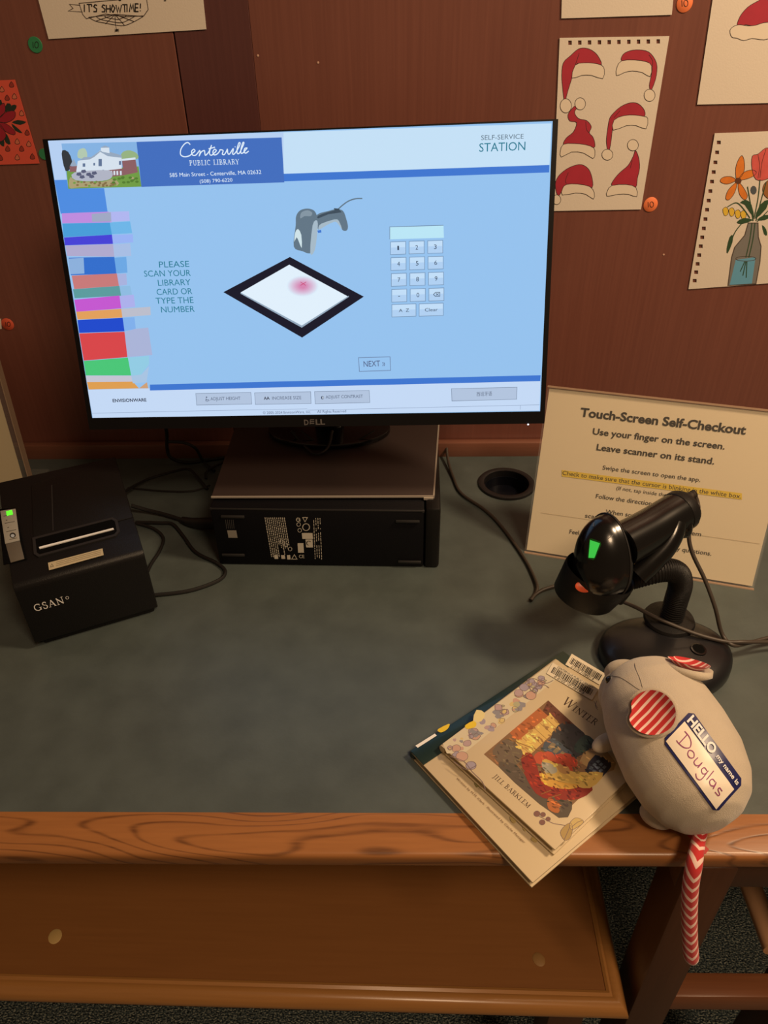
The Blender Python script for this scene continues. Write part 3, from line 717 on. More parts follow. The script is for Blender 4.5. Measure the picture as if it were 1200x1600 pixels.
# ---------------------------------------------------------------- receipt printer
PA = math.radians(25.3); PO = V3((-.4169, .6048, 0)); QM = Matrix.Translation(PO) @ RZ(PA)
prn = root('receipt_printer', QM @ V3((.068, .087, 0)), 'boxy black receipt printer with white lettering left of the computer', 'printer', PA)
side = [(.0, .012), (.0, .090), (.0015, .0945), (.005, .0975), (.030, .1045), (.172, .131), (.176, .128), (.177, .004), (.01, .004)]
sm = QM @ T(-.0005, 0, 0) @ Matrix(((0, 0, 1, 0), (1, 0, 0, 0), (0, 1, 0, 0), (0, 0, 0, 1)))
G().prism(side, -.003, .1375, sm, bev=.0015).build('body', M_black, prn)
G().box((.0685, .09, .006), (.128, .165, .012), QM, bev=.002).build('base', M_black, prn)
# top faces: plane through the sloping top
tdir = V3((0, .142, .0265)).normalized(); tn = V3((0, -.0265, .142)).normalized()
TM = QM @ frame((0, .030, .1045), (1, 0, 0), tdir, tn)          # x across, y back along the slope
def tp(px, py):
    N_ = (TM.to_3x3() @ V3((0, 0, 1))); O_ = TM.translation
    c = V3(((px - 600) / FPX, -(py - 800) / FPX, 1.0)); r = CR.transposed() @ c
    t_ = N_.dot(O_ - CP) / N_.dot(r); l = TM.inverted() @ (CP + r * t_); return (l.x, l.y)
z7 = lambda x, y: tp(x / 3.333, 560 + y / 3.333)
def slab(P, z0, z1, bev=0):
    return G().prism([z7(*p) for p in P], z0, z1, TM, bev)
slab([(165, 660), (600, 520), (690, 830), (620, 850), (175, 935)], -.001, .0012, .0005).build('paper_cover', M_black, prn)
# paper slot: a raised rim around a sunken dark mouth
R1 = [(178, 942), (585, 838), (606, 850), (618, 905), (600, 925), (205, 1032), (186, 1020)]
g = G()
uvs = [z7(*p) for p in R1]
v, f = ribbon(uvs, .0032, True)
g.add([(x, y, .0018) for x, y in v] + [(x, y, -.001) for x, y in v], f + [tuple(i + len(v) for i in q) for q in f] + [(2 * i, 2 * ((i + 1) % 7), 2 * ((i + 1) % 7) + len(v), 2 * i + len(v)) for i in range(7)] + [(2 * i + 1, 2 * ((i + 1) % 7) + 1, 2 * ((i + 1) % 7) + 1 + len(v), 2 * i + 1 + len(v)) for i in range(7)], TM)
g.build('slot_rim', M_dgrey, prn)
slab(R1, .0011, .0014).build('paper_slot', M_slot, prn)
slab([(206, 990), (592, 891), (595, 897), (209, 998)], .0010, .0028).build('receipt_paper', M_white, prn, label='thin white edge of receipt paper')
slab([(268, 665), (274, 664), (281, 900), (275, 902)], .0008, .0017).build('cover_seam', M_dgrey, prn)
slab([(-10, 790), (80, 782), (140, 1050), (20, 1080)], .0006, .0018, .0004).build('panel_recess', M_slot, prn)
cp_ = slab([(4, 802), (84, 790), (106, 955), (30, 973)], .001, .0028, .0004).build('control_panel', mat('silver_panel', (150, 148, 140), .45), prn)
slab([(32, 975), (107, 958), (130, 1050), (58, 1070)], .001, .0026, .0004).build('panel_blank', mat('taupe_panel', (96, 90, 80), .5), prn)
slab([(36, 806), (66, 799), (71, 822), (40, 828)], .002, .0034, .0003).build('status_light', mat('led_green', (90, 255, 40), .3, emit=1.6), prn)
k = Art(TM.translation, TM.to_3x3() @ V3((1, 0, 0)), TM.to_3x3() @ V3((0, 1, 0)), z0=.0029); k.zoom(0, 560, 3.333)
for x0, y0, x1, y1 in ((22, 830, 74, 822), (28, 868, 80, 858), (36, 912, 88, 900), (52, 952, 92, 944)): k.line([(x0, y0), (x1, y1)], 3.5, mat('icon_dark', (40, 38, 36), .5), 1)
for cx, cy in ((38, 852), (46, 890)): k.line([(cx - 4, cy), (cx + 4, cy - 1)], 5, MATS['icon_dark'], 1)
k.disc((70, 930), 16, 14, MATS['icon_dark'], 1); k.disc((70, 932), 10, 8, mat('icon_light', (170, 180, 190), .5), 2)
k.build('panel_icons', cp_)
k = Art(TM.translation, TM.to_3x3() @ V3((1, 0, 0)), TM.to_3x3() @ V3((0, 1, 0)), z0=.0002); k.zoom(0, 560, 3.333)
k.poly([(250, 1065), (534, 990), (540, 1025), (256, 1104)], mat('sticker_tan', (186, 172, 140), .6), 1)
for i in range(3): k.line([(292, 1063 + i * 9), (526, 1000 + i * 9)], 3, mat('sticker_print', (110, 98, 74), .6), 2)
k.line([(263, 1088), (279, 1084), (270, 1070)], 2.5, MATS['icon_dark'], 2, 0, True)
k.build('warning_sticker', prn, 'pale strip sticker with fine print')
fr = Art(QM @ V3((0, 0, 0)), QM.to_3x3() @ V3((1, 0, 0)), (0, 0, 1), z0=.0003); fr.zoom(0, 560, 3.333)
fr.roman('GSAN', (184, 1318), (340, 1272), 36, M_white, 1); fr.line(arc(350, 1246, 8, 7, 0, 360, 12), 2, M_white, 1)
fr.build('maker_lettering', prn, 'white serif lettering')
# ---------------------------------------------------------------- cables
def cable(pts, r, label, mt=None, name='cable', grp=None, seg=8):
    P = []
    for p in pts:
        if len(p) == 3: q = at(p[0], p[1], z=max(p[2], r))
        else: q = V3(p[3])
        P.append(q)
    o = G().tube(P, r, seg, 6).build(name, mt or M_cable)
    return tag(o, label, 'cable', grp)
a0 = at(259, 668, y=1.005)
o = G().tube([V3((a0.x + .01, .96, a0.z + .10)), a0, at(261, 700, y=1.012), at(268, 716, y=1.01), at(296, 722.5, z=.003), at(350, 715, z=.003)], .0027, 8, 6).build('cable', M_cable)
tag(o, 'black cable dropping from the monitor to the back rail and bending right', 'cable')
o = G().tube([at(264, 690, y=1.0), at(288, 692, y=.995), at(306, 701, y=.99), at(318, 722, z=.006), at(335, 736, z=.003)], .0024, 8, 6).build('cable', M_cable)
tag(o, 'black cable arching from the back rail towards the computer left side', 'cable')
cable([(193, 769, .02), (228, 750, .012), (270, 737, .012), (294, 733, .012), (306, 743, .008), (324, 764, .004)], .0022, 'black cable looping high from behind the printer to the computer')
cable([(200, 762, .004), (255, 767, .004), (300, 767, .004), (328, 758, .004)], .0013, 'thin black cable lying flat between printer and computer')
cable([(322, 748, .003), (324, 736, .006), (350, 721, .003)], .002, 'short black cable curling at the left rear of the computer')
cable([(205, 790, .02), (230, 797, .010), (258, 804, .006), (296, 815, .007), (332, 818, .014)], .0028, 'thick black power cable running from printer to computer plug')
o = G().tube([at(285, 812, z=.008), at(300, 816, z=.010), at(326, 818, z=.014), at(338, 818, z=.016)], lambda t: .0045 + .004 * min(1, t * 1.6), 12, 4).build('power_plug', M_cable)
tag(o, 'black moulded power plug at the left side of the computer', 'plug')
cable([(212, 816, .004), (250, 817, .004), (270, 819, .004), (286, 837, .003), (306, 863, .003), (339, 880, .003), (352, 893, .003), (341, 907, .003), (296, 923, .003), (240, 930, .003)], .0024, 'black cable sweeping in a wide loop in front of the computer corner')
cable([(214, 818, .003), (240, 826, .003), (255, 840, .003), (250, 860, .003), (236, 882, .003), (228, 900, .003)], .0022, 'black cable bending back close beside the printer right side')
cable([(455, 673, .118), (470, 690, .104), (492, 709, .1025), (512, 700, .104), (519, 673, .118)], .0022, 'black cable hanging in a loop below the monitor onto the computer cover')
cable([(470, 673, .118), (500, 692, .103), (550, 690, .103), (585, 673, .118)], .0012, 'thin black cable drooping below the monitor right of the loop')
cable([(697, 690, .02), (700, 719, .008), (708, 745, .003), (721, 771, .003), (758, 797, .003), (784, 823, .003), (818, 870, .003), (836, 905, .003), (839, 922, .003), (830, 938, .003)], .0022, 'brown black cable crossing the desk from the computer to the scanner', M_cableg)

# ---------------------------------------------------------------- acrylic sign with instruction sheet
sa, ln = -.26934, .30660; SO = V3((.17161, .78376, .004))
sU = V3((math.cos(sa), math.sin(sa), 0)); sW = V3((-math.sin(sa) * math.sin(ln), math.cos(sa) * math.sin(ln), math.cos(ln)))
sN = sU.cross(sW)
SM = frame(SO, sU, sW, sN)
def glass(name, rgb=(250, 248, 240), alpha=.035):
    if name in MATS: return MATS[name]
    mt = mat(name, rgb, .06, spec=.6); b_ = mt.node_tree.nodes['Principled BSDF']
    b_.inputs['Alpha'].default_value = alpha
    return mt
M_acr = glass('clear_acrylic')
sign = root('instruction_sign', SO + sU * .14 + V3((0, .03, -.004)), 'clear acrylic stand holding the cream Touch-Screen Self-Checkout instruction sheet', 'sign', sa)
G().box((.1405, .108, 0), (.281, .2175, .0005), SM).build('instruction_sheet', mat('sign_paper', (226, 212, 184), .75), sign)
G().box((.1405, .107, .0022), (.286, .222, .0016), SM, bev=.0004).build('front_plate', M_acr, sign)
G().box((.1405, .107, -.0022), (.286, .222, .0016), SM, bev=.0004).build('back_plate', M_acr, sign)
G().box((.1405, .2185, 0), (.286, .0016, .0060), SM).build('top_edge', mat('acrylic_edge', (176, 150, 128), .2), sign)
G().box((.1405, -.0045, .0), (.286, .0016, .0060), SM).build('bottom_edge', mat('acrylic_edge', (176, 150, 128), .2), sign)
G().box((.1405, .0445, -.0025), (.286, .085, .002), Matrix.Translation(V3((SO.x, SO.y, 0.004))) @ RZ(sa), bev=.0004).build('foot_plate', M_acr, sign)
s = Art(SO + sN * .0003, sU, sW, z0=.0003, dz=.00005); s.zoom(680, 580, 2.3077)
s.text('Touch-Screen Self-Checkout', (522, 162), (1118, 228), 30, M_ink, 2, bold=.030)
s.text('Use your finger on the screen.', (567, 227), (1043, 282), 22, M_ink, 2, bold=.022)
s.text('Leave scanner on its stand.', (581, 284), (1005, 336), 22, M_ink, 2, bold=.022)
ik2 = mat('ink_soft', (34, 28, 26), .6)
s.text('Swipe the screen to open the app.', (603, 354), (955, 399), 15, ik2, 2, bold=.006)
s.poly([(457, 356), (1106, 440), (1106, 463), (457, 379)], mat('highlighter', (226, 196, 66), .7), 1)
s.text('Check to make sure that the cursor is blinking in the white box.', (458, 373), (1102, 459), 15, ik2, 2, bold=.006)
s.text('(If not, tap inside the box)', (653, 427), (880, 459), 13, ik2, 2)
s.text('Follow the directions on the screen', (579, 457), (939, 506), 15, ik2, 2, bold=.006)
s.text('When scanning', (614, 513), (770, 534), 15, ik2, 2, bold=.006)
s.text('scan', (540, 527), (586, 533), 15, ik2, 2, bold=.006); s.text('item', (908, 588), (958, 595), 15, ik2, 2, bold=.006); s.text('k).', (860, 609), (882, 612), 15, ik2, 2, bold=.006)
s.text('Feel free', (484, 585), (560, 595), 15, ik2, 2, bold=.006); s.text('any questions.', (847, 643), (995, 665), 15, ik2, 2, bold=.006)
s.line([(380, 510), (1170, 622)], 1.6, mat('fold_line', (196, 180, 150), .8), 1)
sheet = [x for x in bpy.data.objects if x.name == 'instruction_sheet'][0]
s.build('printed_text', sheet, 'black printed instructions with one yellow highlighted line')

# ---------------------------------------------------------------- acrylic brochure holder at the left frame edge
lh = root('brochure_holder', (-.66, .94, 0), 'clear acrylic holder with a cream leaflet behind the printer at the left edge', 'holder')
HM = frame((-.5665, .945, .003), (-1, .12, 0), (-.0, .1, 1), (0, 1, 0))
G().box((.10, .10, 0), (.20, .22, .002), HM, bev=.0004).build('front_plate', M_acr, lh)
G().box((.10, .10, .012), (.20, .22, .002), HM, bev=.0004).build('back_plate', M_acr, lh)
G().box((-.0005, .10, .006), (.0014, .22, .013), HM).build('side_edge', mat('acrylic_edge', (176, 150, 128), .2), lh)
G().box((.105, .095, .006), (.185, .20, .0008), HM).build('leaflet', mat('leaflet_cream', (222, 206, 170), .8), lh)
G().box((-.64, .955, .0025), (.17, .075, .003), bev=.0005).build('foot_plate', M_acr, lh)

# ---------------------------------------------------------------- hand scanner and its stand
bc = V3((.298, .590, 0))
st = root('scanner_stand', bc, 'black scanner stand with domed base, ribbed gooseneck and holder cup', 'scanner stand')
def base_loop(k, z):
    P = []
    for i in range(48):
        t_ = 2 * math.pi * i / 48; r = .0745 * (1 + .04 * math.cos(2 * t_) - .07 * math.sin(t_) + .03 * math.cos(3 * (t_ - .5)))
        P.append((bc.x + math.cos(t_) * r * .97 * k, bc.y + .0 + math.sin(t_) * r * .82 * k, z))
    return P
g = G(); L_ = [base_loop(k, z) for k, z in ((.955, 0), (.965, .002), (.965, .010), (.95, .0148), (.90, .0192), (.8, .0230), (.6, .0265), (.35, .0285), (.1, .0290))]
vs = [p for l in L_ for p in l]; fs = [(r * 48 + i, r * 48 + (i + 1) % 48, (r + 1) * 48 + (i + 1) % 48, (r + 1) * 48 + i) for r in range(8) for i in range(48)]
fs += [tuple(range(47, -1, -1)), tuple(range(8 * 48, 9 * 48))]
g.add(vs, fs).build('base', mat('satin_black', (20, 20, 24), .36, coat=.1), st, smooth=1.2)
cc = at(1044, 972, z=.025)
G().lathe([(0, .001), (.0275, .001), (.0285, .003), (.027, .006), (.0135, .0085), (0, .0085)], T(cc.x, cc.y, .0265), 40).build('collar', M_black, st)
_t = BVHTree.FromPolygons([V3(v) for v in vs], fs)
_h = _t.ray_cast(CP, (at(1091, 1015, z=0) - CP).normalized()); hc = _h[0] if _h[0] else at(1091, 1015, z=.02)
hn = _h[1] if _h[1].z > 0 else -_h[1]; hm = frame(hc + hn * .0004, hn.orthogonal(), hn.cross(hn.orthogonal()), hn)
hb = G().lathe([(.0062, -.0005), (.0065, .0012), (.0085, .0010), (.0090, -.001)], hm, 24).build('screw_hole', M_blackg, st)
G().lathe([(0, .0012), (.0066, .0012), (.0068, .0004)], hm, 24).build('hole_plug', M_slot, hb)
n0 = V3((cc.x + .001, cc.y - .002, .030)); path = [n0, n0 + V3((0, 0, .03)), n0 + V3((-.001, -.001, .055)), n0 + V3((-.010, -.004, .074)), n0 + V3((-.028, -.007, .080)), n0 + V3((-.060, -.010, .072))]
Pn = cr(path, 90)
g = G(); g.tube(Pn, lambda t_: .0126 + .0004 * math.sin(t_ * 330), 20, 0); g.build('gooseneck', M_black, st, smooth=1.2)
# cup: tilted ring of wall with a floor, open to the right rear where the handle leaves
cM = T(.2115, .600, .118) @ RY(math.radians(20)) @ RX(math.radians(4))
wall_p = [(.0395, 0), (.0405, .0008), (.041, -.002), (.036, -.036), (.034, -.039), (.0, -.040), (.0, -.037), (.033, -.036), (.0385, -.002), (.0395, 0)]
g = G(); g.lathe(wall_p[:-1] + [wall_p[0]], cM, 48, .97, .72); g.build('cup', M_black, st, smooth=.9)
G().box((.036, .008, -.024), (.02, .02, .022), cM, bev=.003).build('cup_bracket', M_black, st)

hs = root('barcode_scanner', (.2115, .6, .085), 'glossy black handheld barcode scanner resting nose down in its stand', 'scanner')
hcn = at(941, 868, y=.602)                       # middle of the head
hend = at(1065, 797, y=.652); hbeg = at(982, 848, y=.607)
az = (at(943, 806, y=.612) - at(939, 930, y=.588)).normalized()      # long axis of the head
ax_ = (hend - hbeg).normalized(); ax_ = (ax_ - az * ax_.dot(az)).normalized(); ay = az.cross(ax_)
HMx = frame(hcn, ax_, ay, az)
g = G(); nseg = 40; rows = []
# head: egg front (towards -x) cut by the flat rear rim
prof_h = []
for i in range(13):
    t_ = i / 12 * math.pi / 2; prof_h.append((math.sin(t_), -math.cos(t_)))
vs = []; fs = []
for (r, d) in prof_h + [(1.02, .05), (1.02, .16), (.96, .24), (.80, .34), (.55, .42), (.2, .44)]:
    for kx in range(nseg):
        t_ = 2 * math.pi * kx / nseg; yy = math.cos(t_); zz = math.sin(t_)
        if zz < 0: yy = math.copysign(abs(yy) ** .72, yy)
        w_ = .0312 * (1 + .13 * zz * -1)
        vs.append((d * .032 * (1 + .45 * max(0, -zz * r)) + .004, yy * r * w_, zz * r * .0435 - (1 - r) * 0))
for r in range(len(prof_h) + 5):
    for kx in range(nseg): fs.append((r * nseg + kx, r * nseg + (kx + 1) % nseg, (r + 1) * nseg + (kx + 1) % nseg, (r + 1) * nseg + kx))
g.add(vs, fs, HMx); bmesh.ops.remove_doubles(g.bm, verts=list(g.bm.verts), dist=1e-5)
head = g.build('head', M_blackg, hs, smooth=1.0)
rimP = [HMx @ V3((.0065, (math.cos(t_) if math.sin(t_) > 0 else math.copysign(abs(math.cos(t_)) ** .72, math.cos(t_))) * .0320 * (1 - .13 * math.sin(t_)), math.sin(t_) * .0447)) for t_ in [2 * math.pi * i / 40 for i in range(41)]]
G().tube(rimP, .0009, 8, 0).build('head_rim', M_dgrey, hs)
g = G(); g.tube([hbeg - ax_ * .012, hbeg + (hend - hbeg) * .35, hbeg + (hend - hbeg) * .75, hend], lambda t_: .0228 - .0010 * t_, 28, 8); g.build('handle', M_blackg, hs, smooth=1.0)
hd = (hend - hbeg).normalized()
zx = V3((0, 0, 1)); sdx = hd.cross(zx).normalized(); cap_M = frame(hend, sdx, sdx.cross(hd) * -1, hd)
G().lathe([(.0216, -.008), (.0226, -.007), (.0226, .001), (.020, .0060), (.012, .009), (0, .0095)], cap_M, 32).build('end_cap', M_black, hs)
G().tube([at(994, 896, y=.60), at(1014, 878, y=.605), at(1036, 856, y=.612), at(1050, 834, y=.620), at(1056, 816, y=.628)], lambda t_: .0150 - .004 * t_, 16, 6).build('trigger_guard', M_blackg, hs)
G().tube([at(1058, 826, y=.628), at(1070, 832, y=.63), at(1073, 820, y=.63), at(1071, 800, y=.64)], lambda t_: .0068 - .001 * t_, 12, 6).build('hook', M_blackg, hs)
bt0 = at(1064, 784, y=.662); bt1 = at(1085, 771, y=.672)
G().tube([bt0, bt1], lambda t_: .0042 + .0006 * math.sin(t_ * 40), 12, 12).build('strain_relief', M_cableg, hs)
# markings on the head, laid on its curved front
tree_h = BVHTree.FromPolygons([HMx @ V3(v) for v in vs], fs)
def on_head(px, py, lift=.0006):
    c = V3(((px - 600) / FPX, -(py - 800) / FPX, 1.0)); r = (CR.transposed() @ c).normalized()
    h = tree_h.ray_cast(CP, r)
    nn = h[1] if h[1].dot(r) < 0 else -h[1]
    return h[0] + nn * lift
def decal(P, mt, name, lift=.0006, thick=.0008, par=hs, label=None):
    top = [on_head(*p, lift + thick) for p in P]; bot = [on_head(*p, -.0005) for p in P]; n_ = len(P)
    return G().add(top + bot, [tuple(range(n_)), tuple(range(2 * n_ - 1, n_ - 1, -1))] + [(i, (i + 1) % n_, (i + 1) % n_ + n_, i + n_) for i in range(n_)]).build(name, mt, par, smooth=0, label=label)
decal([(921.5, 842), (925, 841.5), (938, 846.5), (939.5, 851), (930, 872.5), (927.5, 875), (920, 873), (918.5, 870)], mat('indicator_rim', (20, 90, 30), .3), 'indicator_frame', .0002, .0006)
decal([(923, 844), (937.5, 849), (929, 871.5), (920.5, 871)], mat('indicator_green', (70, 220, 80), .3, emit=.75), 'indicator_light', .0008, .0006, label='lit green indicator window')
for P in ([(950, 841), (958, 835), (958.5, 836.5), (951, 842)], [(926, 823), (927.5, 817), (929, 817), (928, 823)]): decal(P, mat('gloss_grey', (70, 70, 72), .2), 'vent_mark', .0003, .0004)
# orange dot lying in the cup
oc = at(912, 917, y=.577)
G().lathe([(0, .001), (.0095, .0008), (.0115, 0), (0, 0)], frame(oc, (1, 0, -.15), (.05, .5, .6), (0, -.7, .7)), 24, .78, .5).build('nose_window', mat('orange_red_window', (206, 84, 48), .4), hs, label='orange red scanning window at the nose')
G().box((0, 0, 0), (.006, .003, .012), Matrix.Translation(at(992, 873, y=.597)) @ RY(.4), bev=.0006).build('trigger', mat('trigger_tan', (150, 130, 84), .4), hs, label='tan trigger edge')
# scanner cables
zP = lambda x, y: (680 + x / 2.3077, 580 + y / 2.3077)
o = G().tube([bt1, at(1090, 786, y=.668), at(1090, 800, y=.66), at(1077, 831, y=.65), at(1081, 862, y=.64), at(1101, 905, y=.625), at(1117, 948, y=.61), at(1128, 990, z=.030), at(1145, 1008, z=.024), at(1172, 1004, z=.018), at(1215, 994, z=.014), at(1300, 985, z=.0025), at(1500, 960, z=.0025), at(1900, 930, z=.0025)], .0023, 10, 8).build('cable', M_cableg)
tag(o, 'charcoal cable hanging down from the scanner handle to the right edge', 'cable')
o = G().tube([at(829, 938, z=.003), at(838, 928, z=.003), at(853, 920, z=.004), at(880, 915, z=.006), at(930, 925, z=.030), at(985, 945, z=.038), at(1027, 966, z=.038), at(1083, 989, z=.032), at(1131, 1002, z=.026), at(1165, 1003, z=.026), at(1215, 1004, z=.014), at(1300, 1012, z=.0025), at(1500, 1000, z=.0025), at(1900, 985, z=.0025)], .0023, 10, 8).build('cable', M_cableg)
tag(o, 'charcoal cable passing behind the cup and over the stand base', 'cable')

# ---------------------------------------------------------------- books
def bookmesh(name_root, c0, ang, W_, H_, t_, z, label, cover, pages, spine_mt=None):
    """c0: bottom corner at the spine; local x across the page, y up the spine"""
    BM = Matrix.Translation(V3((c0[0], c0[1], z))) @ RZ(ang)
    r = root('book', BM @ V3((W_ / 2, H_ / 2, 0)), label, 'book', ang, 'picture books on the desk')
    G().box((W_ / 2, H_ / 2, .001), (W_, H_, .002), BM, bev=.0005).build('back_cover', cover, r)
    G().box((W_ / 2, H_ / 2, t_ - .001), (W_, H_, .002), BM, bev=.0005).build('front_cover', cover, r)
    g_ = G()
    for i in range(4): g_.box((W_ / 2 - .001, H_ / 2, .002 + (t_ - .004) * (i + .5) / 4), (W_ - .007, H_ - .006 - .0006 * (i % 2), (t_ - .004) / 4 * .94), BM)
    g_.build('pages', pages, r)
    # rounded spine
    g_ = G(); P = [(0.004, 0), (-.001, .0003), (-.0028, t_ * .3), (-.0028, t_ * .7), (-.001, t_ - .0003), (.004, t_)]
    g_.prism(P, 0, H_, BM @ Matrix(((1, 0, 0, 0), (0, 0, 1, 0), (0, 1, 0, 0), (0, 0, 0, 1)))); g_.build('spine', spine_mt or cover, r, smooth=1.0)
    return r, BM
M_pages = mat('page_block', (214, 200, 170), .8, bump=.3, bscale=1500)
M_cream = mat('cream_cover', (208, 190, 156), .45, coat=.15)
M_green = mat('dark_green_cloth', (24, 46, 44), .35, coat=.25)
c1 = at(643, 1176, z=.009)
b1, B1 = bookmesh('book', c1, math.radians(37.6) - math.pi / 2, .163, .2195, .0095, 0, 'larger cream picture book with dark green cloth spine, lying underneath', M_cream, M_pages, M_green)
gs = G().box((.0085, .2195 / 2, .0098), (.0205, .2196, .0010), B1, bev=.0004).build('spine_cloth', M_green, b1, label='dark green glossy cloth over the spine edge')
c2 = at(690, 1166, z=.0195)
b2, B2 = bookmesh('book', c2, math.radians(40.9) - math.pi / 2, .140, .1735, .0095, .0105, 'smaller picture book titled WINTER with a fireside painting, lying on top', M_cream, M_pages)
def cover_art(BM, t_): 
    R_ = BM.to_3x3(); ar = Art(BM @ V3((0, 0, t_)), R_ @ V3((1, 0, 0)), R_ @ V3((0, 1, 0)), z0=.0001, dz=.00004); ar.zoom(630, 1000, 3.158); return ar
a1_ = cover_art(B1, .0103)
a1_.text('Written by M.H. Clark · Illustrated by Cécile Metzger', (262, 684), (598, 1004), 9, mat('brown_ink', (110, 76, 48), .6), 1)
k1 = cover_art(B1, .0106); k1.poly([(60, 522), (156, 462), (166, 472), (72, 532)], M_white, 1); k1.build('spine_label', b1, 'white call number label on the spine')
k1 = cover_art(B1, .0106); k1.poly([(172, 440), (224, 414), (228, 424), (216, 442), (190, 456), (174, 452)], mat('yellow_dot', (226, 196, 50), .5), 1, 2); k1.build('dot_sticker', b1, 'yellow dot sticker on the spine')
def barcode(ar, P0, P1, dpx, t0, t1, seed):
    """label between P0 and P1 (top edge ends), dpx height in px of frame"""
    random.seed(seed); L = math.dist(P0, P1); e = ((P1[0] - P0[0]) / L, (P1[1] - P0[1]) / L); n_ = (-e[1], e[0])
    pt = lambda u, v: (P0[0] + e[0] * u + n_[0] * v, P0[1] + e[1] * u + n_[1] * v)
    ar.poly([pt(0, 0), pt(L, 0), pt(L, dpx), pt(0, dpx)], mat('label_cream', (222, 210, 186), .6), 3)
    u = L * .06
    while u < L * .93:
        w_ = random.choice((2.2, 3.4, 5.2)); ar.poly([pt(u, dpx * .24), pt(min(u + w_, L * .95), dpx * .24), pt(min(u + w_, L * .95), dpx * .76), pt(u, dpx * .76)], M_ink, 4); u += w_ + random.choice((2, 2.8, 4))
    if t0: ar.text(t0, pt(L * .12, dpx * .20), pt(L * .9, dpx * .20), dpx * .15, M_ink, 4)
    ar.text(t1, pt(L * .16, dpx * .97), pt(L * .8, dpx * .97), dpx * .17, M_ink, 4)
k1 = cover_art(B1, .0104); barcode(k1, (832, 68), (1000, 168), 62, None, '0 0102 7108431 8', 3); k1.build('barcode_label', b1)
brn = mat('sprig_brown', (120, 92, 58), .7); grn2 = mat('sprig_olive', (128, 120, 70), .7)
for P in ([(530, 870), (560, 888), (548, 905), (530, 892)], [(590, 925), (612, 930), (600, 945)], [(630, 985), (650, 965), (662, 985), (655, 1000)]): a1_.poly(P, mat('sprig_tan', (186, 166, 110), .7), 2, 3)
a1_.line([(300, 610), (330, 660), (370, 700), (410, 745), (440, 772)], 4, brn, 2, 3)
for P in ([(375, 690), (400, 680), (398, 715), (382, 712)], [(350, 700), (378, 716), (362, 728)], [(395, 735), (410, 725), (412, 748)]): a1_.poly(P, grn2, 3, 2)
a1_.build('cover_print', b1)
w2 = cover_art(B2, .0095)
# pale border band down the spine side with mauve flowers
w2.poly([(195, 512), (735, 112), (760, 190), (300, 560), (215, 560)], mat('border_wash', (206, 196, 170), .6), 1)
random.seed(8)
mv = [mat('mauve', (176, 152, 156), .6), mat('lilac', (158, 148, 164), .6), mat('dusty_rose', (192, 156, 140), .6), mat('sage', (172, 170, 138), .6), mat('slate', (140, 138, 146), .6), mat('sand', (206, 186, 130), .6)]
for i in range(70):
    k_ = random.random(); bx_ = 235 + (735 - 235) * k_; by_ = 548 - (548 - 165) * k_; o_ = random.uniform(-34, 34)
    if k_ > .86 and abs(o_) > 14: continue
    x, y = bx_ + o_ * .58, by_ + o_ * .8; r_ = random.uniform(7, 24)
    P = [(x + r_ * random.uniform(.6, 1.2) * math.cos(q), y + r_ * random.uniform(.5, 1) * math.sin(q)) for q in [2 * math.pi * j / 8 for j in range(8)]]
    w2.poly(P, random.choice(mv), 2 + i % 3, 2)
    if i % 2: w2.line(P, 2.2, mat('line_plum', (118, 100, 104), .6), 5, 2, True)
for P in ([(600, 215), (640, 190), (700, 215), (740, 200)], [(640, 240), (690, 222), (720, 238)], [(620, 190), (625, 240), (650, 265)], [(230, 575), (300, 600), (340, 650), (390, 700), (405, 740)], [(250, 600), (310, 640), (360, 620)]):
    w2.line(P, 3.4, mat('line_plum', (118, 100, 104), .6), 6, 3)
for c_, r_ in (((630, 275), 26), ((570, 262), 22), ((335, 620), 26), ((290, 575), 30)): w2.disc(c_, r_, r_ * .8, random.choice(mv[:3]), 5, 12, MATS['line_plum'], 2)
w2.poly([(362, 345), (404, 362), (385, 402), (345, 400)], mat('pale_yellow', (222, 208, 150), .6), 5, 2)
w2.poly([(308, 420), (345, 400), (362, 414), (352, 432), (318, 440), (306, 432)], MATS['yellow_dot'], 7, 2)
k1 = cover_art(B2, .0105); barcode(k1, (738, 112), (962, 244), 62, 'CENTERVILLE PUBLIC LIBRARY', '0 0102 1013819 3', 6); k1.build('barcode_label', b2)
# fireside picture: loose patches of the painting's colours
PP_ = [(715, 298), (1050, 608), (768, 878), (398, 564)]
w2.poly(PP_, mat('pt_umber', (132, 100, 70), .6), 2)
def bil(u, v): # u along the short top edge (0 left .. 1 right), v down
    A_, B_, C_, D_ = PP_; return tuple((A_[i] * (1 - u) + B_[i] * u) * (1 - v) + (D_[i] * (1 - u) + C_[i] * u) * v for i in (0, 1))
PLIST = []
def patch(P, c, ly=3, sm=3):
    PLIST.append((P, c, ly)); w2.poly([bil(*p) for p in P], mat('pt_%d_%d_%d' % c, c, .6), ly, sm)
patch([(0, 0), (.55, 0), (.6, .14), (.05, .14)], (104, 64, 48), 3, 0)
patch([(.0, .14), (.14, .14), (.16, .62), (0, .6)], (176, 104, 60), 3, 0)
patch([(.13, .1), (.30, .12), (.32, .72), (.12, .72)], (212, 178, 104), 4, 0)
for i in range(6): w2.line([bil(.13, .18 + i * .09), bil(.31, .18 + i * .09)], 2.5, mat('pt_line', (150, 116, 60), .6), 5)
patch([(.3, .04), (.62, .02), (.66, .3), (.34, .34)], (62, 60, 62), 4)
patch([(.55, 0), (.7, 0), (.66, .22), (.56, .2)], (58, 74, 70), 5)
patch([(.7, 0), (1, 0), (1, .18), (.72, .3)], (170, 140, 96), 4, 2)
patch([(.78, .1), (.96, .04), (1, .14), (.99, .32), (.84, .34)], (44, 44, 56), 5, 2)
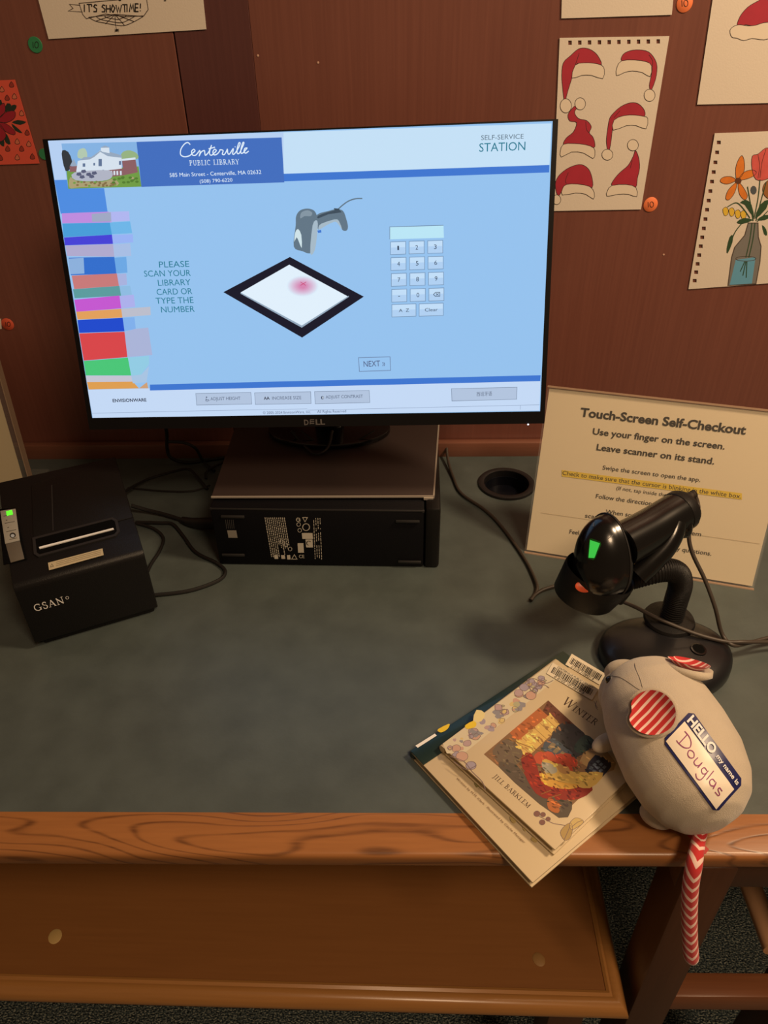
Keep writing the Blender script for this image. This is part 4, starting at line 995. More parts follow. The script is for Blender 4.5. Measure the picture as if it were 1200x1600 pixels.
for i in range(3):
    for j in range(3): patch([(.84 + i * .045, .12 + j * .06), (.87 + i * .045, .115 + j * .06), (.87 + i * .045, .155 + j * .06), (.84 + i * .045, .16 + j * .06)], (96, 110, 122), 6, 0)
patch([(.34, .3), (.62, .28), (.62, .42), (.36, .5)], (78, 86, 96), 5, 2)
for i in range(3): patch([(.37 + i * .07, .34), (.42 + i * .07, .33), (.42 + i * .07, .42), (.38 + i * .07, .43)], (130, 116, 92), 6, 0)
patch([(.50, .42), (.6, .3), (.74, .34), (.72, .48), (.56, .52)], (176, 72, 50), 6)
patch([(.35, .55), (.45, .44), (.56, .5), (.5, .66), (.38, .66)], (186, 84, 58), 6)
patch([(.44, .58), (.58, .5), (.76, .44), (.98, .2), (1, .46), (.8, .6), (.6, .7)], (206, 172, 92), 7)
patch([(.46, .62), (.56, .54), (.64, .58), (.58, .68)], (168, 166, 150), 8)
patch([(.58, .5), (.68, .44), (.74, .5), (.66, .56)], (184, 142, 88), 8)
patch([(.3, .62), (.42, .66), (.66, .78), (1, .42), (1, .66), (.74, .94), (.5, .9), (.28, .74)], (140, 48, 36), 6)
patch([(.52, .72), (.72, .66), (.9, .52), (.86, .64), (.66, .8)], (208, 160, 72), 8)
patch([(.04, .66), (.26, .68), (.3, .84), (.2, .96), (.03, .9)], (110, 96, 80), 5)
patch([(.3, .84), (.6, .92), (.8, .84), (.98, .74), (1, 1), (.2, 1)], (92, 82, 70), 5)
patch([(.78, .9), (.9, .86), (.96, .96), (.86, 1)], (178, 106, 58), 7)
def inside(P, u, v):
    k_ = False; j = len(P) - 1
    for i in range(len(P)):
        if (P[i][1] > v) != (P[j][1] > v) and u < (P[j][0] - P[i][0]) * (v - P[i][1]) / (P[j][1] - P[i][1]) + P[i][0]: k_ = not k_
        j = i
    return k_
random.seed(12); pl_copy = list(PLIST)
for i in range(420):                      # small brush dabs, each near the tone of the patch it sits on
    u, v = random.uniform(.02, .98), random.uniform(.02, .98); c = (132, 100, 70); ly_ = 2
    for P, cc_, l_ in pl_copy:
        if inside(P, u, v) and l_ >= ly_: c, ly_ = cc_, l_
    f_ = random.choice((.74, .86, 1.15, 1.3)); c = tuple(int(min(235, q * f_)) // 12 * 12 for q in c)
    ra, rb, an = random.uniform(.012, .035), random.uniform(.006, .014), random.uniform(-.9, .5)
    patch([(min(.995, max(.005, u + ra * math.cos(q) * math.cos(an) - rb * math.sin(q) * math.sin(an))), min(.995, max(.005, v + ra * math.cos(q) * math.sin(an) + rb * math.sin(q) * math.cos(an)))) for q in [k * math.pi / 3 for k in range(6)]], c, 9 + i % 3, 0)
for p0, p1 in (((.02, .68), (.4, .5)), ((.3, .62), (.28, .78)), ((.7, .92), (.74, .8)), ((.78, .9), (.84, .76))): w2.line([bil(*p0), bil(*p1)], 3, MATS['pt_line'], 13)
w2.roman('WINTER', (779, 311), (946, 424), 44, mat('title_brown', (66, 44, 34), .6), 3, .72)
w2.roman('JILL BARKLEM', (440, 676), (617, 832), 24, MATS['title_brown'], 3, .95)
pl = mat('line_plum', (118, 100, 104), .6)
w2.line([(650, 860), (700, 885), (740, 905), (780, 912), (830, 920)], 3.4, pl, 3, 3)
for c_, r_ in (((660, 858), 16), ((690, 862), 13), ((686, 900), 15), ((715, 884), 12)): w2.disc(c_, r_, r_ * .9, mat('berry', (128, 92, 84), .6), 4, 10, pl, 2)
w2.poly([(775, 950), (800, 915), (828, 905), (835, 940), (822, 980), (795, 988)], mat('leaf_tan', (176, 150, 96), .6), 3, 3); w2.poly([(822, 905), (850, 878), (884, 888), (886, 905), (850, 930), (828, 935)], mat('leaf_tan2', (204, 180, 120), .6), 4, 3)
for P in ([(775, 950), (800, 915), (828, 905), (835, 940), (822, 980), (795, 988)], [(822, 905), (850, 878), (884, 888), (886, 905), (850, 930), (828, 935)]): w2.line(P, 2, pl, 5, 3, True)
for P in ([(795, 985), (815, 940), (825, 915)], [(830, 925), (860, 900), (884, 892)], [(940, 300), (950, 320), (958, 335)], [(955, 300), (948, 325), (960, 345)]): w2.line(P, 2.4, pl, 6, 2)
w2.build('cover_print', b2)

# ---------------------------------------------------------------- plush mouse
def plush(name='mouse_plush', rgb=(192, 180, 162)):
    mt = mat(name, rgb, .9, bump=.5, bscale=1300, var=.05, vscale=30, spec=.2)
    b_ = mt.node_tree.nodes['Principled BSDF']; b_.inputs['Sheen Weight'].default_value = .35; b_.inputs['Sheen Roughness'].default_value = .5
    return mt
M_fur = plush()
def stripes(name, period, chevron=False):
    mt = bpy.data.materials.new(name); mt.use_nodes = True; nt = mt.node_tree; N = nt.nodes; L = nt.links; b_ = N['Principled BSDF']
    b_.inputs['Roughness'].default_value = .85; b_.inputs['Sheen Weight'].default_value = .3
    tc = N.new('ShaderNodeTexCoord'); sx = N.new('ShaderNodeSeparateXYZ'); L.new(tc.outputs['UV'], sx.inputs[0])
    val = sx.outputs['Y']
    if chevron:
        # u in 0..1 around the tube: triangle wave |frac(2u + phase) - .5|
        m1 = N.new('ShaderNodeMath'); m1.operation = 'MULTIPLY_ADD'; m1.inputs[1].default_value = 2; m1.inputs[2].default_value = chevron; L.new(sx.outputs['X'], m1.inputs[0])
        fr_ = N.new('ShaderNodeMath'); fr_.operation = 'FRACT'; L.new(m1.outputs[0], fr_.inputs[0])
        su = N.new('ShaderNodeMath'); su.operation = 'SUBTRACT'; su.inputs[1].default_value = .5; L.new(fr_.outputs[0], su.inputs[0])
        ab = N.new('ShaderNodeMath'); ab.operation = 'ABSOLUTE'; L.new(su.outputs[0], ab.inputs[0])
        ma = N.new('ShaderNodeMath'); ma.operation = 'MULTIPLY_ADD'; ma.inputs[1].default_value = .017; L.new(ab.outputs[0], ma.inputs[0]); L.new(sx.outputs['Y'], ma.inputs[2])
        val = ma.outputs[0]
    no = N.new('ShaderNodeTexNoise'); no.inputs['Scale'].default_value = 25; L.new(tc.outputs['Object'], no.inputs['Vector'])
    mm_ = N.new('ShaderNodeMath'); mm_.operation = 'MULTIPLY_ADD'; mm_.inputs[1].default_value = .004; L.new(no.outputs['Fac'], mm_.inputs[0]); L.new(val, mm_.inputs[2])
    dv = N.new('ShaderNodeMath'); dv.operation = 'DIVIDE'; dv.inputs[1].default_value = period; L.new(mm_.outputs[0], dv.inputs[0])
    fc = N.new('ShaderNodeMath'); fc.operation = 'FRACT'; L.new(dv.outputs[0], fc.inputs[0])
    r = N.new('ShaderNodeValToRGB'); e = r.color_ramp.elements; e[0].position = .0; e[0].color = s2l((190, 36, 40)); e[1].position = .66; e[1].color = s2l((232, 200, 190))
    e.new(.61).color = s2l((190, 36, 40)); e.new(.95).color = s2l((232, 200, 190)); e.new(.995).color = s2l((190, 36, 40))
    L.new(fc.outputs[0], r.inputs[0]); L.new(r.outputs[0], b_.inputs['Base Color'])
    MATS[name] = mt; return mt
M_ear = stripes('candy_stripe_plush', .0058); M_tail = stripes('candy_chevron_plush', .0105, .07)

mo = root('plush_mouse', (.252, .44, .0), 'grey plush mouse with candy striped ears, tail and a name sticker', 'stuffed toy')
def remeshed(g_, vox=.0022, it=6):
    me = bpy.data.meshes.new('tmp'); bmesh.ops.recalc_face_normals(g_.bm, faces=list(g_.bm.faces)); g_.bm.to_mesh(me); g_.bm.free()
    o_ = bpy.data.objects.new('tmp', me); COL.objects.link(o_)
    md = o_.modifiers.new('r', 'REMESH'); md.mode = 'VOXEL'; md.voxel_size = vox
    ms = o_.modifiers.new('s', 'SMOOTH'); ms.iterations = it; ms.factor = .6
    bpy.context.view_layer.update()
    out = bpy.data.meshes.new_from_object(o_.evaluated_get(bpy.context.evaluated_depsgraph_get()))
    bpy.data.objects.remove(o_); bpy.data.meshes.remove(me)
    return out
bd = V3((.262 - .232, .372 - .520, -.020)).normalized()         # from head to rump
bx = V3((-bd.y, bd.x, 0)).normalized(); bz = bx.cross(bd) 
if bz.z < 0: bz = -bz
BMo = frame((.2480, .444, .060), bd, bx, bz)
g = G()
def ring_body():
    # station along the body (t), half width, half height, lateral shift, vertical shift
    st_ = [(-.073, .004, .004, 0, .002), (-.071, .018, .016, 0, .001), (-.062, .035, .030, 0, 0), (-.046, .0455, .039, 0, 0), (-.024, .0515, .045, 0, 0), (.0, .0545, .047, 0, 0), (.03, .0550, .047, 0, 0), (.055, .050, .043, 0, -.001), (.072, .041, .037, 0, -.002), (.083, .028, .027, 0, -.003), (.089, .012, .012, 0, -.004), (.0900, .002, .002, 0, -.004)]
    vs = []; fs = []; n_ = 40
    for t_, hw, hh, sx, sz in st_:
        for i in range(n_):
            q = 2 * math.pi * i / n_; vs.append((t_, math.cos(q) * hw + sx, math.sin(q) * hh * (1 if math.sin(q) > 0 else 1.12) + sz))
    for r in range(len(st_) - 1):
        for i in range(n_): fs.append((r * n_ + i, r * n_ + (i + 1) % n_, (r + 1) * n_ + (i + 1) % n_, (r + 1) * n_ + i))
    fs += [tuple(range(n_ - 1, -1, -1)), tuple(range((len(st_) - 1) * n_, len(st_) * n_))]
    return vs, fs
vs, fs = ring_body(); g.add(vs, fs, BMo)
def lump(px, py, z, r, rot=I4): 
    q = at(px, py, z=z); g.ell((0, 0, 0), r, Matrix.Translation(q) @ rot)
lump(977, 1053, .054, (.021, .0135, .016), RZ(-.15)); lump(1020, 1056, .058, (.021, .0165, .018), RZ(-.35)); lump(968, 1088, .052, (.020, .024, .023))
body_me = remeshed(g, .0018, 4)
body = bpy.data.objects.new('body', body_me); COL.objects.link(body); body_me.materials.clear(); body_me.materials.append(M_fur)
tree_b = BVHTree.FromPolygons([v.co.copy() for v in body_me.vertices], [tuple(p.vertices) for p in body_me.polygons])
place(body, mo, 3.1)
def cast_b(px, py):
    c = V3(((px - 600) / FPX, -(py - 800) / FPX, 1.0)); r = (CR.transposed() @ c).normalized(); h = tree_b.ray_cast(CP, r)
    return (h[0], h[1] if h[1].dot(r) < 0 else -h[1]) if h[0] else (None, None)
# feet and paw
g = G(); q = at(1027, 1274, z=.016); g.ell((0, 0, 0), (.0155, .0115, .011), Matrix.Translation(q) @ RZ(-.5)); g.build('foot', M_fur, mo, smooth=3.1)
g = G(); q = at(947, 1160, z=.032); g.ell((0, 0, 0), (.016, .0085, .0075), Matrix.Translation(q) @ RZ(.5)); g.build('paw', M_fur, mo, smooth=3.1)
# nose / eye
p_, n_ = cast_b(951, 1062)
if p_ is None: p_, n_ = at(951, 1062, z=.05), V3((-.5, -.4, .6))
q = p_ - n_ * .001
eye = G().ell((0, 0, 0), (.0042, .0042, .0042), Matrix.Translation(q)).build('eye', mat('bead_black', (10, 9, 10), .12, coat=.5), mo, smooth=3.1)
G().lathe([(.0044, 0), (.0052, .0008), (.0056, 0)], frame(q, n_.orthogonal(), n_.cross(n_.orthogonal()), n_), 20).build('eye_ring', mat('bead_ring', (226, 222, 214), .4), eye)
# seams where the muzzle is stitched to the head
for P in ([(956, 1056), (968, 1058), (982, 1066), (996, 1076), (1004, 1080)], [(992, 1037), (994, 1046), (1000, 1060), (1004, 1074)]):
    Q = [cast_b(*p) for p in P]; Q = [a_ + b_ * .0001 for a_, b_ in Q if a_ is not None]
    if len(Q) > 2: G().tube(Q, .0004, 6, 4).build('seam', mat('seam_thread', (158, 148, 134), .9), mo, smooth=3.1)
# ears
def ear(c, xd, nd, rx, ry, cup, name='ear', fold=0, notch=.16):
    """cupped round ear: c centre, xd across, nd normal; outer grey fabric, inner striped lining"""
    nd = V3(nd).normalized(); xd = V3(xd); xd = (xd - nd * xd.dot(nd)).normalized(); yd = nd.cross(xd); EM = frame(c, xd, yd, nd)
    def surf(scale, off, rim):
        vs = [(0, 0, off)]; fs = []; n_ = 32; R_ = 8
        for r in range(1, R_ + 1):
            k_ = r / R_
            for i in range(n_):
                t_ = 2 * math.pi * i / n_; x, y = k_ * math.cos(t_), k_ * math.sin(t_)
                z = cup * k_ ** 2.2 + off * (1 - rim * k_ ** 6) + fold * x * x
                nt2 = 1 - notch * k_ * math.exp(-((t_ - 2.5) / .28) ** 2)
                vs.append((x * rx * scale * nt2, y * ry * scale * (1 + .06 * x) * nt2, z))
        for i in range(n_): fs.append((0, 1 + i, 1 + (i + 1) % n_))
        for r in range(R_ - 1):
            for i in range(n_): fs.append((1 + r * n_ + i, 1 + (r + 1) * n_ + i, 1 + (r + 1) * n_ + (i + 1) % n_, 1 + r * n_ + (i + 1) % n_))
        return vs, fs, n_, R_
    vo, fo, n_, R_ = surf(1.0, -.0085, 0); vi, fi, _, _ = surf(.98, -.001, -1.6)
    g_ = G(); k_ = len(vo); last = 1 + (R_ - 1) * n_
    rim_o = [last + i for i in range(n_)]; rim_i = [k_ + last + i for i in range(n_)]
    g_.add(vo + vi, fo + [tuple(j + k_ for j in f_) for f_ in fi] + [(rim_o[i], rim_o[(i + 1) % n_], rim_i[(i + 1) % n_], rim_i[i]) for i in range(n_)], EM)
    e_ = g_.build(name, M_fur, mo, smooth=3.1)
    vi2, fi2, _, _ = surf(.855, .0006, -1.2)
    me = bpy.data.meshes.new('ear_lining'); me.from_pydata([EM @ V3(v) for v in vi2], [], fi2); uvl = me.uv_layers.new(name='UVMap')
    for l in me.loops:
        x, y, _z = vi2[l.vertex_index]; uvl.data[l.index].uv = (x, y * .955 - x * .296)
    me.materials.append(M_ear); o_ = bpy.data.objects.new('ear_lining', me); COL.objects.link(o_); place(o_, e_, 3.1, 'red and cream striped lining')
    return e_
e1c = at(1018, 1114, z=.106)
vdir = (CP - e1c).normalized()
ear(e1c, (.93, .45, .1), (vdir + V3((-.05, -.05, .1))).normalized(), .0232, .0215, .005)
e2c = at(1074, 1047, z=.094)
ear(e2c, (.95, -.22, .0), (.16, .50, .78), .0225, .0215, .007, fold=.0)
# name sticker laid over the body
SP = {'tl': (1080, 1110), 'tr': (1161, 1222), 'br': (1118, 1270), 'bl': (1035, 1158)}
tl, nt_ = cast_b(*SP['tl'])
def sticker_pt(u, v, lift):
    """u along HELLO band 0..1, v across 0..1"""
    x = (SP['tl'][0] * (1 - u) + SP['tr'][0] * u) * (1 - v) + (SP['bl'][0] * (1 - u) + SP['br'][0] * u) * v
    y = (SP['tl'][1] * (1 - u) + SP['tr'][1] * u) * (1 - v) + (SP['bl'][1] * (1 - u) + SP['br'][1] * u) * v
    p, n_ = cast_b(x, y)
    if p is None: return None
    return p + n_ * lift
def sgrid(u0, u1, v0, v1, lift, mt, name, par, nu=20, nv=10, rc=0):
    vs = []; fs = []; ids = {}
    for i in range(nu + 1):
        for j in range(nv + 1):
            p = sticker_pt(u0 + (u1 - u0) * i / nu, v0 + (v1 - v0) * j / nv, lift)
            if p is not None: ids[i, j] = len(vs); vs.append(p)
    for i in range(nu):
        for j in range(nv):
            k_ = [(i, j), (i + 1, j), (i + 1, j + 1), (i, j + 1)]
            if rc and (i in (0, nu - 1)) and (j in (0, nv - 1)):
                k_.remove({(0, 0): (0, 0), (nu - 1, 0): (nu, 0), (nu - 1, nv - 1): (nu, nv), (0, nv - 1): (0, nv)}[i, j])
            if all(c in ids for c in k_): fs.append(tuple(ids[c] for c in k_))
    return G().add(vs, fs).build(name, mt, par, smooth=3.1)
M_navy = mat('sticker_navy', (34, 38, 92), .35); M_stw = mat('sticker_white', (240, 230, 214), .35)
stk = sgrid(0, 1, 0, 1, .0009, M_navy, 'name_sticker', mo, rc=1)
sgrid(.035, .965, .30, .935, .0013, M_stw, 'writing_field', stk)
def swrap(shapes, mt, name, lift=.0017):
    g_ = G()
    for vs_, fs_ in shapes:
        P = [sticker_pt(u, v, lift) for u, v in vs_]
        fs_ = [f for f in fs_ if all(P[i] is not None for i in f)]; P = [p or V3() for p in P]
        g_.add(P, fs_)
    return g_.build(name, mt, stk, smooth=3.1)
def stext(t_, u0, u1, vb, h, bold=0):
    v_, f_, wd = glyphs(t_, None, bold); return ([(u0 + x / wd * (u1 - u0), vb - y / .682 * h) for x, y in v_], f_)
swrap([stext('HELLO', .05, .52, .255, .20, .035), stext('my name is', .57, .955, .20, .10, .02)], M_white, 'greeting_print')
def hand(P, w_=.009, sm=5):
    P = [(x * .92 + .05, .62 + (y - .62) * .82) for x, y in P]
    P = [(p.x, p.y) for p in cr([(x, y, 0) for x, y in P], sm)]; v_, f_ = ribbon([(x * 1.9, y) for x, y in P], w_ * 1.9 * 1.2); return ([(x / 1.9, y) for x, y in v_], f_)
let = [[(.12, .40), (.12, .74)], [(.07, .40), (.15, .385), (.22, .44), (.25, .56), (.20, .69), (.11, .745), (.07, .74)],
       [(.31, .55), (.27, .62), (.29, .72), (.34, .73), (.37, .64), (.34, .56), (.30, .56)], [(.41, .54), (.41, .70), (.45, .73), (.48, .66), (.49, .54), (.49, .72)],
       [(.60, .56), (.55, .56), (.54, .66), (.58, .71), (.61, .64), (.61, .54), (.62, .84), (.57, .92), (.52, .86)], [(.66, .40), (.67, .72)],
       [(.77, .56), (.72, .57), (.71, .67), (.75, .72), (.79, .64), (.78, .55), (.80, .72)], [(.90, .55), (.85, .55), (.85, .62), (.90, .66), (.90, .72), (.84, .73)]]
swrap([hand(P) for P in let], mat('purple_marker', (146, 48, 118), .5), 'handwriting')
# tail over the desk edge, hanging towards the viewer
tp_ = [at(1100, 1288, z=.030), at(1092, 1312, z=.018), at(1085, 1348, y=.342), at(1079, 1385, y=.333), at(1077, 1430, y=.325), at(1078, 1470, y=.318), at(1081, 1503, y=.312)]
G().tube(tp_, lambda t_: (.0046 + .0022 * min(1, t_ * 3)) if t_ < .93 else .0068 * math.sqrt(max(.02, 1 - ((t_ - .93) / .072) ** 2)), 20, 8, uv=True).build('tail', M_tail, mo, smooth=3.1)
# care tag folded under the rump
q0 = at(1068, 1298, z=.006)
G().add([at(1066, 1297, z=.010), at(1074, 1294, z=.010), at(1108, 1327, z=.002), at(1102, 1335, z=.002), at(1066, 1297, z=.0115), at(1074, 1294, z=.0115), at(1108, 1327, z=.0035), at(1102, 1335, z=.0035)],
        [(0, 1, 2, 3), (7, 6, 5, 4), (0, 4, 5, 1), (1, 5, 6, 2), (2, 6, 7, 3), (3, 7, 4, 0)]).build('care_tag', mat('tag_red', (170, 40, 36), .6), mo, smooth=0)

# ---------------------------------------------------------------- papers and dots pinned on the wall
Y0 = WY
def sheet_on_wall(name, corners, holes, label, cat, thick=.0006, off=.0012, mt=None, conv=None, group=None):
    """corners in the zoomed frame -> one thin slab with real punched holes, plus its drawing (returned for filling)"""
    r_ = Art((0, Y0 - off, .4), (1, 0, 0), (0, 0, 1), z0=.0004, dz=.00004); r_.k = conv
    uvs = [r_.uv(c) for c in corners]; hs_ = [[r_.uv(c) for c in h] for h in holes]
    loops = [uvs] + hs_; pts = [p for l in loops for p in l]; n_ = len(pts)
    tr = tessellate_polygon([[V3((x, y, 0)) for x, y in l] for l in loops])
    vs = [(x, Y0 - off - thick / 2, .4 + y) for x, y in pts] + [(x, Y0 - off + thick / 2, .4 + y) for x, y in pts]
    fs = [tuple(t_) for t_ in tr] + [tuple(i + n_ for i in reversed(t_)) for t_ in tr]; b0 = 0
    for l in loops:
        for i in range(len(l)): a_, b_ = b0 + i, b0 + (i + 1) % len(l); fs.append((a_, b_, b_ + n_, a_ + n_))
        b0 += len(l)
    cx = sum(p[0] for p in uvs) / len(uvs); zz = min(p[1] for p in uvs)
    rt = root(name, (cx, Y0, .4 + zz), label, cat, 0, group)
    G().add(vs, fs).build('paper', mt or M_paper, rt, smooth=0)
    return rt, r_
z2 = lambda x, y: (820 + x / 3.158, y / 3.158)
z1 = lambda x, y: (x / 2.667, y / 2.667)
def sq(x, y, w_=17, h_=21, sk=0): return [(x - w_ / 2, y - h_ / 2), (x + w_ / 2, y - h_ / 2), (x + w_ / 2 + sk, y + h_ / 2), (x - w_ / 2 + sk, y + h_ / 2)]
M_red = mat('marker_red', (168, 36, 58), .7, var=.06, vscale=60); M_line = mat('pen_line', (40, 24, 22), .7)
# santa hats
xs = [223, 271, 319, 368, 416, 464, 513, 561, 609, 658]
rt, d = sheet_on_wall('drawing', [(172, 187), (713, 178), (573, 1033), (136, 1041)], [sq(x, 211 - (x - 223) * .016) for x in xs], 'spiral notebook sheet with six red and white santa hats drawn on it', 'drawing', conv=z2, group='drawings on the wall')
hats = [([(378, 318), (360, 275), (330, 248), (295, 237), (262, 243), (225, 275), (190, 310), (182, 370), (186, 430), (196, 502), (212, 450), (232, 385), (248, 322), (290, 310), (335, 312)], [(248, 322), (290, 310), (340, 312), (378, 322), (392, 343), (384, 388), (330, 372), (280, 372), (232, 385)], (202, 522, 28, 35), [(268, 262), (256, 300), (248, 322)]),
        ([(478, 300), (485, 268), (520, 250), (565, 246), (610, 256), (640, 290), (652, 330), (645, 390), (622, 447), (614, 420), (622, 380), (627, 330), (600, 305), (540, 296)], [(478, 300), (540, 296), (600, 305), (625, 325), (618, 378), (580, 358), (530, 350), (490, 358), (452, 373), (455, 330)], (615, 470, 27, 30), [(612, 270), (630, 300), (628, 330)]),
        ([(190, 712), (205, 680), (240, 650), (255, 605), (222, 597), (212, 570), (225, 545), (250, 520), (258, 530), (245, 555), (265, 585), (305, 595), (328, 625), (318, 655), (335, 675), (345, 705), (340, 728), (290, 712), (230, 708)], [(190, 712), (240, 708), (300, 714), (340, 730), (346, 760), (335, 782), (290, 755), (230, 750), (180, 775), (175, 745)], (273, 512, 26, 30), [(300, 600), (305, 640), (318, 655)]),
        ([(445, 590), (432, 640), (425, 700), (413, 750), (402, 700), (408, 640), (418, 585), (440, 555), (475, 525), (520, 507), (560, 512), (590, 545), (588, 575), (540, 568), (490, 572)], [(440, 592), (490, 570), (545, 568), (590, 575), (606, 585), (598, 635), (550, 620), (500, 620), (436, 642)], (407, 763, 27, 27), [(470, 545), (440, 580)]),
        ([(160, 962), (150, 910), (165, 870), (200, 838), (240, 818), (280, 812), (315, 835), (332, 880), (332, 925), (290, 912), (240, 908), (205, 912), (190, 925), (174, 958)], [(205, 910), (260, 908), (320, 920), (342, 950), (338, 982), (300, 958), (250, 952), (185, 962), (186, 930)], (157, 985, 20, 24), [(215, 850), (200, 890), (205, 905)]),
        ([(430, 915), (440, 885), (470, 850), (510, 815), (535, 770), (546, 742), (562, 780), (566, 830), (555, 880), (546, 925), (500, 912)], [(430, 915), (500, 910), (548, 925), (552, 970), (510, 958), (460, 958), (405, 968), (408, 940)], (533, 716, 27, 28), [(530, 790), (520, 830)])]
for red, brim, (cx, cy, rx, ry), fold in hats:
    d.poly(red, M_red, 1, 3); d.line(red, 2.6, M_line, 3, 3, True); d.poly(brim, mat('hat_white', (222, 210, 194), .8), 4, 2); d.line(brim, 2.6, M_line, 5, 2, True)
    d.disc((cx, cy), rx, ry, MATS['hat_white'], 4, 20, M_line, 2.6); d.line(fold, 2.2, M_line, 6, 3)
d.build('hat_drawing', rt)
# flower vase sheet
ys = [703, 752, 801, 849, 896, 943, 990, 1035, 1081, 1127, 1171, 1215, 1259, 1302, 1343, 1385]
rt, d = sheet_on_wall('drawing', [(937, 658), (1330, 643), (1300, 1380), (1200, 1398), (807, 1427)], [sq(957 - (y - 703) * .1745, y, 19, 18) for y in ys], 'spiral sheet with orange, coral and yellow flowers in a glass bottle', 'drawing', conv=z2, group='drawings on the wall')
og = mat('petal_orange', (214, 122, 40), .7, var=.1, vscale=80); cl_ = mat('petal_coral', (206, 88, 84), .7, var=.1, vscale=80); ye = mat('petal_yellow', (220, 184, 60), .7); gr_ = mat('leaf_green', (40, 72, 44), .7); dg = mat('bottle_grey', (120, 118, 116), .7); tl_ = mat('water_teal', (96, 160, 196), .7)
for P in ([(1046, 890), (1040, 830), (1055, 785), (1072, 768), (1083, 800), (1080, 850)], [(1040, 890), (1000, 908), (968, 900), (965, 885), (985, 872), (1020, 872)], [(1055, 885), (1080, 850), (1120, 838), (1142, 850), (1125, 870), (1085, 885)], [(1045, 900), (1035, 950), (1008, 985), (990, 978), (1005, 935)], [(1055, 900), (1078, 925), (1098, 965), (1085, 986), (1062, 965), (1052, 930)]):
    d.poly(P, og, 2, 3); d.line(P, 2.4, M_line, 3, 3, True)
d.disc((1052, 892), 17, 16, mat('flower_eye', (92, 52, 30), .7), 4, 10)
d.poly([(1140, 885), (1120, 830), (1122, 770), (1150, 760), (1188, 730), (1215, 740), (1230, 770), (1235, 850), (1190, 885)], cl_, 2, 3); d.line([(1140, 885), (1120, 830), (1122, 770), (1150, 760), (1188, 730), (1215, 740), (1230, 770), (1235, 850), (1190, 885)], 2.4, M_line, 3, 3, True)
for P in ([(1150, 762), (1158, 820), (1150, 880)], [(1190, 735), (1170, 800), (1160, 878)]): d.line(P, 2.2, M_line, 4, 3)
d.disc((1215, 935), 42, 48, mat('sunflower_brown', (150, 96, 48), .7), 2, 18, M_line, 2.4); d.disc((1128, 938), 16, 22, mat('bud_grey', (76, 84, 92), .7), 3, 10)
for cx, cy in ((992, 1045), (1022, 1048), (1052, 1058), (1080, 1062)):
    P = [(cx - 16, cy - 12), (cx, cy - 24), (cx + 12, cy - 10), (cx + 8, cy + 14), (cx - 8, cy + 18)]; d.poly(P, ye, 2, 2); d.line(P, 2, M_line, 3, 2, True)
for P in ([(1160, 885), (1150, 980), (1130, 1080)], [(1098, 920), (1112, 1000), (1126, 1090)], [(1190, 900), (1165, 990), (1140, 1090)], [(1000, 1020), (1040, 1000), (1070, 1020), (1110, 1075)], [(1080, 1090), (1040, 1140), (1018, 1190), (1000, 1240)], [(1200, 1040), (1170, 1070), (1145, 1095)], [(1120, 1100), (1110, 1180), (1090, 1270)], [(1135, 1100), (1125, 1180), (1105, 1270)], [(1090, 1290), (1075, 1360)], [(1095, 1290), (1092, 1370)], [(1085, 1290), (1062, 1340)]): d.line(P, 5, gr_, 5, 4)
for P in ([(1130, 1075), (1085, 1010), (1060, 1000), (1090, 985), (1118, 1010)], [(1135, 1080), (1160, 1010), (1200, 985), (1190, 1030)], [(1125, 1085), (1080, 1075), (1045, 1095), (1070, 1105)], [(1145, 1085), (1180, 1060), (1215, 1065), (1185, 1085)], [(1010, 1170), (1025, 1160), (1024, 1195), (1000, 1250), (996, 1225)], [(1170, 1110), (1190, 1130), (1195, 1160), (1180, 1155)]): d.poly(P, gr_, 6, 2)
bo = [(1102, 1100), (1150, 1100), (1152, 1170), (1165, 1215), (1160, 1290), (1140, 1400), (1002, 1408), (1020, 1270), (1035, 1220), (1085, 1160)]
d.poly(bo, dg, 1, 0); d.line(bo, 5, mat('bottle_edge', (76, 66, 60), .7), 3, 0, True); d.poly([(1040, 1282), (1138, 1268), (1120, 1400), (1010, 1406)], tl_, 2); d.line(arc(1090, 1276, 50, 12, 0, 360, 18), 3, MATS['bottle_edge'], 4)
d.build('flower_drawing', rt)
# sheet with the red hat (figure below it left out)
rt, d = sheet_on_wall('drawing', [(935, -60), (1420, -75), (1350, 505), (850, 516)], [], 'cream sheet with a large red hat with white trim, top right corner', 'drawing', conv=z2, group='drawings on the wall')
P = [(1048, 128), (1062, 80), (1100, 35), (1150, 5), (1200, -20), (1290, -10), (1330, 90), (1300, 125), (1230, 112), (1180, 112), (1130, 128), (1090, 122)]
d.poly(P, M_red, 1, 3); d.line(P, 2.6, M_line, 2, 3, True)
P = [(1020, 182), (1012, 150), (1030, 130), (1060, 122), (1100, 128), (1140, 124), (1180, 112), (1240, 110), (1300, 122), (1310, 190), (1240, 182), (1180, 196), (1120, 190), (1080, 200), (1045, 188)]
d.poly(P, MATS['hat_white'], 3, 3); d.line(P, 2.6, M_line, 4, 3, True)
d.build('hat_drawing', rt)
# blank sheet
rt, d = sheet_on_wall('drawing', [(186, -140), (748, -160), (725, 73), (180, 91)], [], 'blank lower edge of a cream sheet above the santa hats', 'drawing', conv=z2, group='drawings on the wall')
